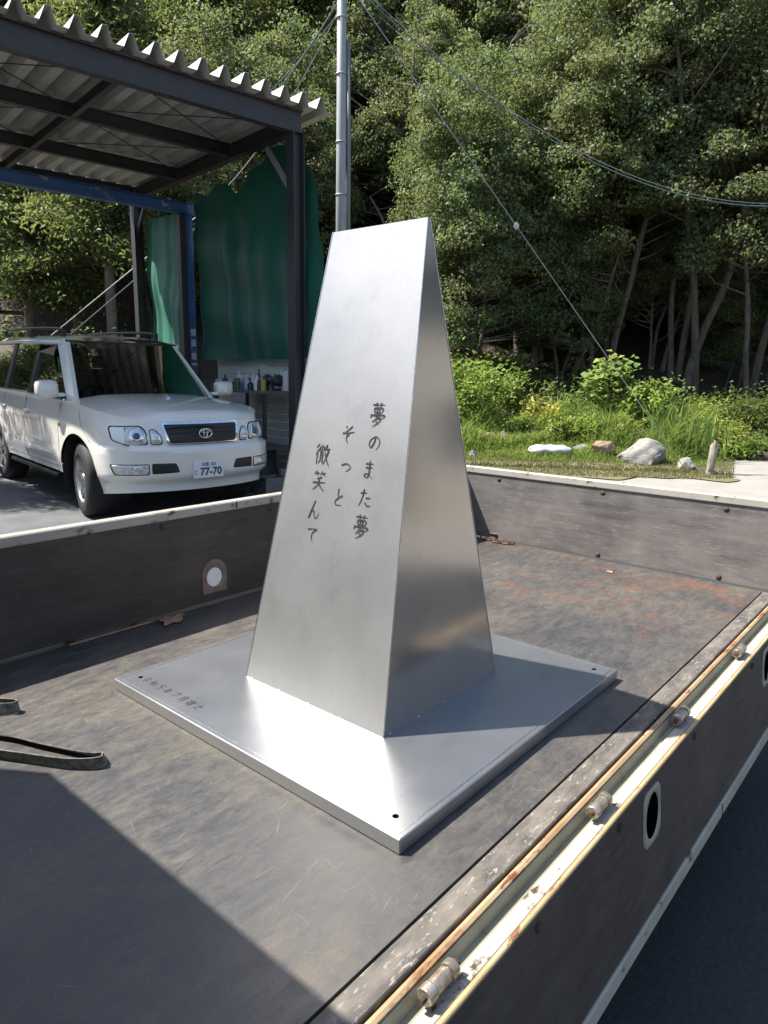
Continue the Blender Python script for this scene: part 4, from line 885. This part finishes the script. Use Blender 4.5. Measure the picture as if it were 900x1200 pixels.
# ------------------------------------------------------------------ foliage
rng = np.random.default_rng(11)
def leaf_mesh(name, C, size, tone, up=.6, aspect=.55, fold=.12, N=None):
    n = len(C); rg = rng
    nv = rg.normal(size=(n, 3)) if N is None else N+rg.normal(size=(n, 3))*.55
    if N is None: nv /= np.linalg.norm(nv, axis=1)[:, None]; nv[:, 2] = np.abs(nv[:, 2])*.8+up
    nv /= np.linalg.norm(nv, axis=1)[:, None]
    a = rg.normal(size=(n, 3)); a -= nv*(a*nv).sum(1)[:, None]; a /= np.linalg.norm(a, axis=1)[:, None]; b = np.cross(nv, a)
    L = (size*rg.uniform(.7, 1.3, n))[:, None]; W = L*aspect
    V = np.empty((n, 4, 3)); V[:, 0] = C-a*L*.5; V[:, 1] = C+b*W*.5+nv*L*fold-a*L*.06; V[:, 2] = C+a*L*.5-nv*L*.06; V[:, 3] = C-b*W*.5+nv*L*fold-a*L*.06
    me = bpy.data.meshes.new(name); me.vertices.add(4*n); me.vertices.foreach_set('co', V.ravel())
    me.loops.add(4*n); me.loops.foreach_set('vertex_index', np.arange(4*n, dtype=np.int32)); me.polygons.add(n)
    me.polygons.foreach_set('loop_start', np.arange(0, 4*n, 4, dtype=np.int32)); me.polygons.foreach_set('loop_total', np.full(n, 4, dtype=np.int32))
    at = me.attributes.new('tone', 'FLOAT_COLOR', 'POINT'); t4 = np.ones((n, 4, 4)); t4[:, :, :3] = tone[:, None, :]; at.data.foreach_set('color', t4.ravel())
    me.update(); me.validate(); return me
def tones(n, base, var=.25, yellow=.12):
    k = 1+rng.normal(size=(n, 1))*var; t = np.array(base)[None]*np.clip(k, .5, 1.7); t[:, 0] *= 1+rng.normal(size=n)*yellow; return np.clip(t, .005, .6)
def broadleaf(name, H, cr, cb, stems, nclump, per, leaf, base, spread=.5, lean=.16, squash=.55, bark='bark', rc=.62, trunk_r=.13):
    tb = MB(); pts = []
    lob = rng.uniform(0, 6.28, 6)
    for s in range(stems):
        a = 2*math.pi*(s+rng.uniform(-.3, .3))/stems; p = Vector((math.cos(a)*spread*rng.uniform(.4, 1), math.sin(a)*spread*rng.uniform(.4, 1), -.6)); path = [p.copy()]
        dr = Vector((math.cos(a)*lean*rng.uniform(.4, 1.6)+rng.normal()*.06, math.sin(a)*lean*rng.uniform(.4, 1.6)+rng.normal()*.06, 1)); hh = H*rng.uniform(.68, .86); k = 9
        for i in range(k):
            dr += Vector((rng.normal()*.09, rng.normal()*.09, 0)); p = p+dr.normalized()*hh/k*1.02; path.append(p.copy())
        r1 = trunk_r*rng.uniform(.7, 1.2); path = catmull(path, 3); nn = len(path)
        tb.tube(path, [r1*(1-.8*i/(nn-1))+(.06*math.exp(-i*1.2)) for i in range(nn)], 8); pts += [(q, r1*(1-.8*i/(nn-1))) for i, q in enumerate(path) if q.z > cb*.55]
    C = []; T = []; NN = []
    for c in range(nclump):
        while True:
            d = rng.normal(size=3); d /= np.linalg.norm(d); rad = rng.uniform(.52, 1)**.45
            rad *= .80+.16*math.sin(3*math.atan2(d[1], d[0])+lob[0])+.12*math.sin(5*math.atan2(d[1], d[0])+lob[1]+3*d[2])+.10*math.sin(4*d[2]+lob[2])
            z = cb+(H-cb)*(.46+.54*d[2]*rad)
            if z > cb*.9 and (d[2] > -.75): break
        q = Vector((d[0]*cr*rad, d[1]*cr*rad, z))
        cand = [pp for pp in pts if pp[0].z < q.z-.15*(q-pp[0]).length]
        if cand:
            s0 = min(cand, key=lambda e: (e[0]-q).length*(1+rng.random()*.5)); mid = s0[0].lerp(q, .5)+Vector((rng.normal()*.15, rng.normal()*.15, -.05*(q-s0[0]).length))
            tb.tube([s0[0], mid, q], [max(.018, s0[1]*.42), max(.012, s0[1]*.25), .006], 5, cap=False)
        k = int(per*rng.uniform(.6, 1.4)); rr_ = rc*rng.uniform(.7, 1.3)
        g = rng.normal(size=(k, 3)); g /= np.linalg.norm(g, axis=1)[:, None]; g *= (rng.random(k)**.5)[:, None]*rr_; g[:, 2] *= squash; g[:, 2] -= .25*(g[:, 0]**2+g[:, 1]**2)/rr_
        C.append(np.array(q)+g); NN.append(g/rr_*.75+np.array([0, 0, .35])+np.array([d[0], d[1], 0])*.25); T.append(tones(k, np.array(base)*(1+rng.normal()*.16)*np.array([1+rng.normal()*.10, 1, 1])))
    me_t = tb.build(name+'_trunk', bark, smooth=True, fix=False); mt = me_t.data; bpy.data.objects.remove(me_t)
    return mt, leaf_mesh(name, np.concatenate(C), leaf, np.concatenate(T), N=np.concatenate(NN))
def conifer(name, H, cr, cb, nb, per, leaf, base, bark='bark_pale'):
    tb = MB(); path = [Vector((rng.normal()*.05*i/8, rng.normal()*.05*i/8, -.6+(H+.6)*i/8)) for i in range(9)]
    tb.tube(path, [.17*(1-.93*i/8)+.01 for i in range(9)], 8); C = []; T = []
    for c in range(nb):
        f = rng.random()**.85; z = cb+(H-cb)*f; L = cr*(1-f)**.75*rng.uniform(.6, 1.1)+.25; a = rng.uniform(0, 6.28); q0 = Vector((0, 0, z)); q1 = Vector((math.cos(a)*L, math.sin(a)*L, z-.10*L+.15)); 
        tb.tube([q0, q0.lerp(q1, .5)+Vector((0, 0, .1*L)), q1], [.03*(1-f)+.012, .015, .006], 4, cap=False)
        k = int(per*(L/cr+.25)); u = rng.random(k)**.7*1.02+.05; g = np.outer(u, np.array(q1-q0))+np.array(q0)[None]; g[:, 2] += .1*L*np.sin(np.pi*np.clip(u, 0, 1))
        wv = .10+.26*L/cr*u; g += rng.normal(size=(k, 3))*np.stack([wv, wv, wv*.55], 1); g[:, 2] -= rng.random(k)*.22
        C.append(g); T.append(tones(k, np.array(base)*(1+rng.normal()*.16)))
    me_t = tb.build(name+'_trunk', bark, smooth=True, fix=False); mt = me_t.data; bpy.data.objects.remove(me_t)
    return mt, leaf_mesh(name, np.concatenate(C), leaf, np.concatenate(T), up=.15, aspect=.36)
PROTO = {
 'high': broadleaf('high_crown', 12.5, 3.7, 3.0, 5, 400, 290, .105, (.148, .170, .080), lean=.09, bark='bark'),
 'high2': broadleaf('high_crown', 13.5, 3.9, 3.5, 4, 400, 290, .105, (.140, .166, .080), lean=.07, bark='bark'),
 'full': broadleaf('full_crown', 9.5, 3.2, 1.0, 3, 380, 270, .105, (.144, .172, .078), lean=.10, bark='bark'),
 'full2': broadleaf('full_crown', 11, 3.6, 1.8, 3, 380, 270, .105, (.154, .176, .084), lean=.10, bark='bark_pale'),
 'back': broadleaf('back_crown', 11, 3.8, 1.5, 2, 280, 210, .16, (.144, .170, .078), lean=.08, rc=.85),
 'back2': broadleaf('back_crown', 12.5, 4.0, 2.0, 2, 280, 210, .16, (.156, .176, .082), lean=.08, rc=.85),
 'cedar': conifer('cedar_crown', 13.5, 2.3, 2.2, 260, 280, .15, (.120, .150, .060)),
 'cedar2': conifer('cedar_crown', 12.0, 2.5, 3.4, 240, 280, .15, (.142, .160, .062)),
}
def tree(kind, px, d, sc, rz, label, group=None, name='broadleaf_tree', dz=0):
    x, y = PX(px, d); l = (px-450)/811*d
    t = root(name, label, 'tree', (x, y, hz(d, l)+dz), rz, group); t.scale = (sc, sc, sc)
    mt, ml = PROTO[kind]
    place('trunk', mt, None, t); place('crown', ml, 'leaf', t)
    return t
FRONT = [
 ('full', 548, 20.5, .92, .4, 'low spreading broadleaf tree with foliage nearly to ground behind the monument'),
 ('full2', 618, 23, .95, 2.1, 'mid green bushy tree standing behind the large-leaved garden plant'),
 ('high', 690, 21.5, .95, 1.0, 'multi-stemmed tree with leaning bare trunks behind the iris clump'),
 ('high2', 790, 21.0, .98, 4.0, 'tall multi-stemmed tree with thin bare stems rising from dark forest floor'),
 ('high', 880, 20.0, 1.0, 2.7, 'big multi-stemmed tree above the pale road with dense high crown'),
 ('high2', 985, 21.5, 1.0, 5.2, 'high-crowned tree at the end of the pale road'),
 ('full', 700, 25.5, .75, 1.3, 'low leafy tree in deep shade behind the leaning trunks'),
 ('full2', 800, 25.0, .72, 5.3, 'low bushy tree in deep shade behind thin bare stems'),
 ('full', 900, 25.5, .78, .3, 'low leafy tree in deep shade above the pale road'),
 ('full2', 860, 27.5, 1.0, 2.3, 'leafy tree filling the wood above the pale road'),
 ('full', 620, 27.5, .9, 4.3, 'leafy tree in the dark wood behind the mid green bushy tree'),
 ('full', 655, 21.5, .62, 2.9, 'low leafy young tree behind the large-leaved plant'),
 ('full2', 760, 22.5, .55, .7, 'low young tree in undergrowth behind the iris clump'),
 ('full', 850, 22.5, .6, 3.9, 'low young tree in undergrowth above the feathery shrub'),
 ('full2', 930, 22, .62, 1.9, 'low young tree in undergrowth above the end of pale road'),
 ('full', 738, 26.5, 1.0, 3.3, 'leafy tree filling the gap between the leaning bare trunks'),
 ('full2', 470, 27.0, 1.0, 5.0, 'dark tree directly behind the utility pole'),
 ('cedar', 45, 20.5, .92, .2, 'cedar with long bare pale trunk beyond the car roof'),
 ('cedar2', 100, 23.0, .90, 1.7, 'thin cedar with yellowish sprays beyond the stay wires'),
 ('cedar2', 138, 19.5, .98, 3.1, 'cedar with straight grey trunk just outside the rear post'),
 ('cedar', -40, 23, 1.0, 2.2, 'cedar beside the left end of the shelter'),
 ('cedar', 8, 26, .9, .9, 'dense dark cedar behind the other cedars past the shelter'),
 ('cedar2', 72, 27, .95, 2.4, 'sunlit cedar between two thin cedars past the shelter'),
 ('full', 190, 24.5, .85, 3.8, 'bushy tree behind the faded tarp'),
 ('full2', 300, 23.5, .95, 1.4, 'leafy tree behind the dark green tarp'),
 ('cedar', 250, 27, 1.05, 4.4, 'tall cedar rising above the shelter roof'),
 ('cedar2', 345, 27.5, 1.08, 5.5, 'tall cedar rising between shelter roof and utility pole'),
]
for (k, px, d, sc, rz, lab) in FRONT:
    tree(k, px, d, sc, rz, lab, 'trees along the foot of the wood', 'cedar_tree' if 'cedar' in k else 'broadleaf_tree')
rd = random.Random(3); cnt = 0
for d, step in ((31, 105), (36, 98), (42, 90), (49, 84), (57, 78), (66, 70)):
    px = -150+rd.uniform(0, 50)
    while px < 1060:
        dd = d+rd.uniform(-2, 2); k = rd.choice(['back', 'back2', 'back', 'back2', 'cedar']) if px > 380 else rd.choice(['back', 'cedar', 'cedar2', 'back2'])
        cd = 'cedar' in k
        tree(k, px, dd, rd.uniform(.92, 1.18), rd.uniform(0, 6.28), 'cedar standing in the dense wood on the upper hillside' if cd else 'broadleaf tree in the dense wood on the upper hillside', 'cedars on the upper hillside' if cd else 'broadleaf trees on the upper hillside', 'cedar_tree' if cd else 'broadleaf_tree')
        px += step*rd.uniform(.8, 1.2)
# trees beside the yard, out of view, that the polished steel mirrors
for (k, x, y, sc) in (('back', 34, -16, .9), ('full', .5, 11.6, .66), ('full2', -2.2, 13.2, .6), ('back', -9, 14.5, .55), ('back2', -12, 11, .6), ('back', -6.5, 18, .55), ('back2', -3, 21, .6), ('back', -15, 7, .6), ('back2', -14.5, 17, .7), ('back', 0.5, 24, .6), ('back2', -16, 2, .6)):
    t = root('broadleaf_tree', 'broadleaf tree at the open edge of the yard', 'tree', (x, y, max(0, hz(x*FX+y*FY, x*RX+y*RY))), x, 'trees around the yard'); t.scale = (sc,)*3
    place('trunk', PROTO[k][0], None, t); place('crown', PROTO[k][1], 'leaf', t)

# ------------------------------------------------------------------ garden
def shrub(name, label, px, d, wd, hgt, n, leaf, base, up=.5, aspect=.5, cat='shrub', clumps=14, zlo=.1, group=None, stems=7):
    x, y = PX(px, d); l = (px-450)/811*d; t = root(name, label, cat, (x, y, hz(d, l)), 0, group); C = []; T = []; tb = MB()
    for c in range(clumps):
        a = rng.uniform(0, 6.28); r_ = wd*.5*math.sqrt(rng.random())*.85; q = np.array([math.cos(a)*r_, math.sin(a)*r_, hgt*(zlo+(.88-zlo)*rng.random()**.8*(1-.35*(r_/wd*2)**2))])
        k = int(n/clumps); rc = min(wd, hgt)*.24*rng.uniform(.7, 1.3); g = rng.normal(size=(k, 3))*rc*.6; C.append(q+g); T.append(tones(k, np.array(base)*(1+rng.normal()*.14), .2))
        if c < stems: tb.tube([(q[0]*.15, q[1]*.15, -.05), (q[0]*.5, q[1]*.5, q[2]*.55), tuple(q)], [.014, .010, .004], 5)
    P = np.concatenate(C); P[:, 2] = np.maximum(P[:, 2], .02)
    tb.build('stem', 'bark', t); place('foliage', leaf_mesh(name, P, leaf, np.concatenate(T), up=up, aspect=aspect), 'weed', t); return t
shrub('garden_shrub', 'bright green bush growing by the stone edging next to the monument', 545, 15.2, 1.5, 1.55, 2600, .11, (.19, .27, .05))
shrub('garden_shrub', 'leafy bush spilling over old branches behind the stone edging', 585, 16.6, 1.6, 1.1, 2000, .11, (.16, .23, .045))
shrub('garden_shrub', 'low yellow leaved plant in the middle of the garden', 635, 15.2, .9, .75, 700, .11, (.33, .30, .05))
shrub('large_leaf_plant', 'tall plant with big pale leaves in the middle of the garden', 703, 15.4, 1.0, 1.75, 420, .17, (.20, .28, .08), up=1.0, aspect=.9, cat='plant', zlo=.45, clumps=9, stems=4)
shrub('garden_shrub', 'light green leafy weed beside the large-leaved plant', 748, 14.8, 1.1, 1.25, 1500, .12, (.21, .29, .055))
shrub('garden_shrub', 'feathery yellow-green shrub right of the iris clump', 832, 14.6, 1.25, 1.05, 3200, .10, (.26, .30, .05), aspect=.22)
for k, (px, d, wd, hg, base) in enumerate(((600, 14.6, .8, .6, (.15, .23, .045)), (655, 14.0, .7, .5, (.22, .28, .06)), (672, 15.6, .9, .9, (.12, .19, .04)), (725, 13.9, .7, .6, (.24, .28, .06)), (770, 15.2, 1.0, 1.1, (.14, .21, .045)), (620, 16.2, 1.0, .8, (.20, .22, .07)))):
    shrub('garden_weed', ('broad leafy weed by the brown edging stones', 'pale weed behind the white sack', 'tall dark weed left of large-leaved plant', 'yellowish weed between the brown rock and iris clump', 'tall leafy weed behind the iris clump', 'dry yellowish weed in front of the old branches')[k], px, d, wd, hg, 700, (.08, .10, .12)[k % 3], base, cat='weed', clumps=9)
shrub('garden_shrub', 'low dark weeds along the far edge of pale road', 905, 14.3, 1.6, .6, 1800, .09, (.10, .15, .035))
shrub('garden_shrub', 'leafy weeds where the pale road meets the feathery shrub', 868, 13.9, 1.0, .5, 1200, .09, (.15, .22, .045))
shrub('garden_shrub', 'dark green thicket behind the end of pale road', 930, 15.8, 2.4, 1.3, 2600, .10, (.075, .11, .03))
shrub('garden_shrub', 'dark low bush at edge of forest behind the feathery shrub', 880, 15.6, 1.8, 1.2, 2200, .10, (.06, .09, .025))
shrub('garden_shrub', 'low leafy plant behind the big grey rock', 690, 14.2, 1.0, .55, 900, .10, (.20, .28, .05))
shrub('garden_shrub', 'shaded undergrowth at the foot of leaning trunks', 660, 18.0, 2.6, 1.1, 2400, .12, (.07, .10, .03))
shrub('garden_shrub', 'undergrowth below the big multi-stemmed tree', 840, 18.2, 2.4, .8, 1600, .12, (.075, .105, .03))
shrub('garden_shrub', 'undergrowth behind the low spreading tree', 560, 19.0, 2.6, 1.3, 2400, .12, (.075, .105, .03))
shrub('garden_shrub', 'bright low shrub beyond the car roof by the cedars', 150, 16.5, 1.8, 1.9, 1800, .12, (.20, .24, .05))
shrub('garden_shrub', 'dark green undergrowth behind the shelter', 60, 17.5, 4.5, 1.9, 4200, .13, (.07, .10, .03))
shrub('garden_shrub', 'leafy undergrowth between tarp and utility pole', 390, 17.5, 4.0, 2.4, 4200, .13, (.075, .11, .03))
def blades(name, n, gen, base, kind='weed'):
    V = []; F = []; T = []
    for k in range(n):
        x, y, z, h, wdt, lean = gen(); a = rng.uniform(0, 6.28); bx, by = math.cos(a)*wdt/2, math.sin(a)*wdt/2; lx, ly = rng.normal()*lean*h, rng.normal()*lean*h; o = len(V)
        V += [(x-bx, y-by, z), (x+bx, y+by, z), (x+lx*.35+bx*.8, y+ly*.35+by*.8, z+h*.6), (x+lx*.35-bx*.8, y+ly*.35-by*.8, z+h*.6), (x+lx, y+ly, z+h*rng.uniform(.86, 1))]
        F += [(o, o+1, o+2, o+3), (o+3, o+2, o+4)]; t = np.array(base)*(1+rng.normal()*.22)*np.array([1+rng.normal()*.12, 1, 1]); T += [np.clip(t, .01, .6)]*5
    me = bpy.data.meshes.new(name); me.from_pydata(V, [], F); at = me.attributes.new('tone', 'FLOAT_COLOR', 'POINT'); c = np.ones((len(V), 4)); c[:, :3] = np.array(T); at.data.foreach_set('color', c.ravel()); return me
x, y = PX(795, 13.6); ir = root('iris_clump', 'clump of long upright sword-like leaves behind the big grey rock', 'plant', (x, y, hz(13.6, 5.8)))
place('leaves', blades('iris', 150, lambda: (rng.normal()*.30, rng.normal()*.30, -.02, rng.uniform(.6, 1.25), .035, .22), (.16, .24, .06)), 'weed', ir)
def turf():
    d = rng.uniform(12.3, 16.2); px = rng.uniform(535, 845); l = (px-450)/811*d; x, y = D2(d, l); k = min(1, max(0, (d-12.4)/1.1)); return (x, y, hz(d, l), (.05+.05*rng.random())+k*rng.uniform(.10, .6)*max(.15, .5+.9*math.sin(x*2.3+1.7*math.sin(y*1.9))*math.sin(y*2.9+x)), .013+.012*k, .45)
g = place('tall_grass', blades('tall_grass', 24000, turf, (.19, .26, .055)), 'weed'); tag(g, 'bright green grass and weeds growing in the garden', 'grass', kind='stuff')
def litter():
    d = rng.uniform(10.8, 13.4); l = rng.uniform(.9, 6.6)*d/13; x, y = D2(d, l); return (x, y, hz(d, l)+.005, rng.uniform(.03, .08), .012, .6)
g = place('dry_grass', blades('dry_grass', 12000, litter, (.175, .155, .075)), 'weed'); tag(g, 'short dry straw coloured grass along the garden edge', 'grass', kind='stuff')
def rock(name, label, px, d, sx, sy, sz, mat, seed, peak=0, rz=0):
    bm = bmesh.new(); bmesh.ops.create_icosphere(bm, subdivisions=4, radius=1); rd = random.Random(seed)
    pl = [(Vector((rd.gauss(0, 1), rd.gauss(0, 1), rd.gauss(0, .8))).normalized(), rd.uniform(.55, .85)) for _ in range(20)]
    for v in bm.verts:
        for n, h in pl:
            k = v.co.dot(n)
            if k > h: v.co -= n*(k-h)
        v.co *= 1+.035*math.sin(v.co.x*9+seed)*math.sin(v.co.y*8+v.co.z*7)+rd.gauss(0, .008)
        if v.co.z > 0 and peak: v.co.x += peak*v.co.z; 
        v.co = Vector((v.co.x*sx*(1-.45*max(0, v.co.z) if peak else 1), v.co.y*sy, (v.co.z+.62)*sz))
    me = bpy.data.meshes.new(name); bm.to_mesh(me); bm.free(); x, y = PX(px, d); o = place(name, me, mat)
    o.location = (x, y, hz(d, (px-450)/811*d)-.05); o.rotation_euler = (0, 0, rz); return tag(o, label, 'rock')
rock('garden_rock', 'large pale grey pointed rock in front of the iris clump', 752, 12.5,   .58, .42, .30, 'rock', 7, .15, R(-50))
rock('garden_rock', 'brown angular rock beside the large pale rock', 703, 12.9, .30, .26, .26, 'rock_brown', 8, 0, .4)
rock('garden_rock', 'small grey stone beside the weathered wooden stump', 806, 12.0, .28, .22, .16, 'rock', 12)
rock('garden_rock', 'flat stone lying in grass between brown rock and white bag', 680, 13.3, .26, .2, .13, 'rock', 15)
for k, (px, d) in enumerate(((556, 14.3), (572, 14.1), (590, 14.0))):
    rock('edging_stone', 'squared brown edging stone in the row by the bright green bush', px, d, .19, .16, .16, 'rock_brown', 30+k)['group'] = 'edging stones in the garden'
rock('garden_rock', 'pale stone lying just past the tail gate beside the monument', 553, 12.6, .14, .12, .12, 'rock', 44)
b = MB()
def bag(u, v):
    a = 2*math.pi*u; s = -1+2*v; r_ = (1-abs(s)**5)**.5; return (s*.40+.02*math.sin(3*a), math.cos(a)*.19*r_*(1+.05*math.sin(9*s)), .10+math.sin(a)*.10*r_*(1+.05*math.sin(11*s+1)))
b.grid(bag, 20, 24); o = b.build('white_sack', 'bag', smooth=True); o.location = (*PX(644, 12.9), hz(12.9, 3.1)+.004); o.rotation_euler = (0, 0, R(-52)); tag(o, 'white filled plastic sack lying on the lawn', 'sack')
b = MB(); n = 14; rd = random.Random(4); vs = []
for k in range(5):
    for i in range(n):
        a = 2*math.pi*i/n; r_ = (.085 if k else .11)*(1+.12*math.sin(3*a+k)); z = [0, .08, .25, .42, .50][k]+(rd.uniform(-.05, .13) if k == 4 else 0); vs.append((r_*math.cos(a)*(1-.1*k/4), r_*math.sin(a)*.7, z))
b.add(vs, [(k*n+i, k*n+(i+1) % n, (k+1)*n+(i+1) % n, (k+1)*n+i) for k in range(4) for i in range(n)]+[tuple(4*n+i for i in range(n))])
o = b.build('wooden_stump', 'stump'); o.location = (*PX(833, 11.3), hz(11.3)-.01); o.rotation_euler = (R(4), R(-5), .3); tag(o, 'weathered grey broken wooden stump at the edge of the pale road', 'stump')
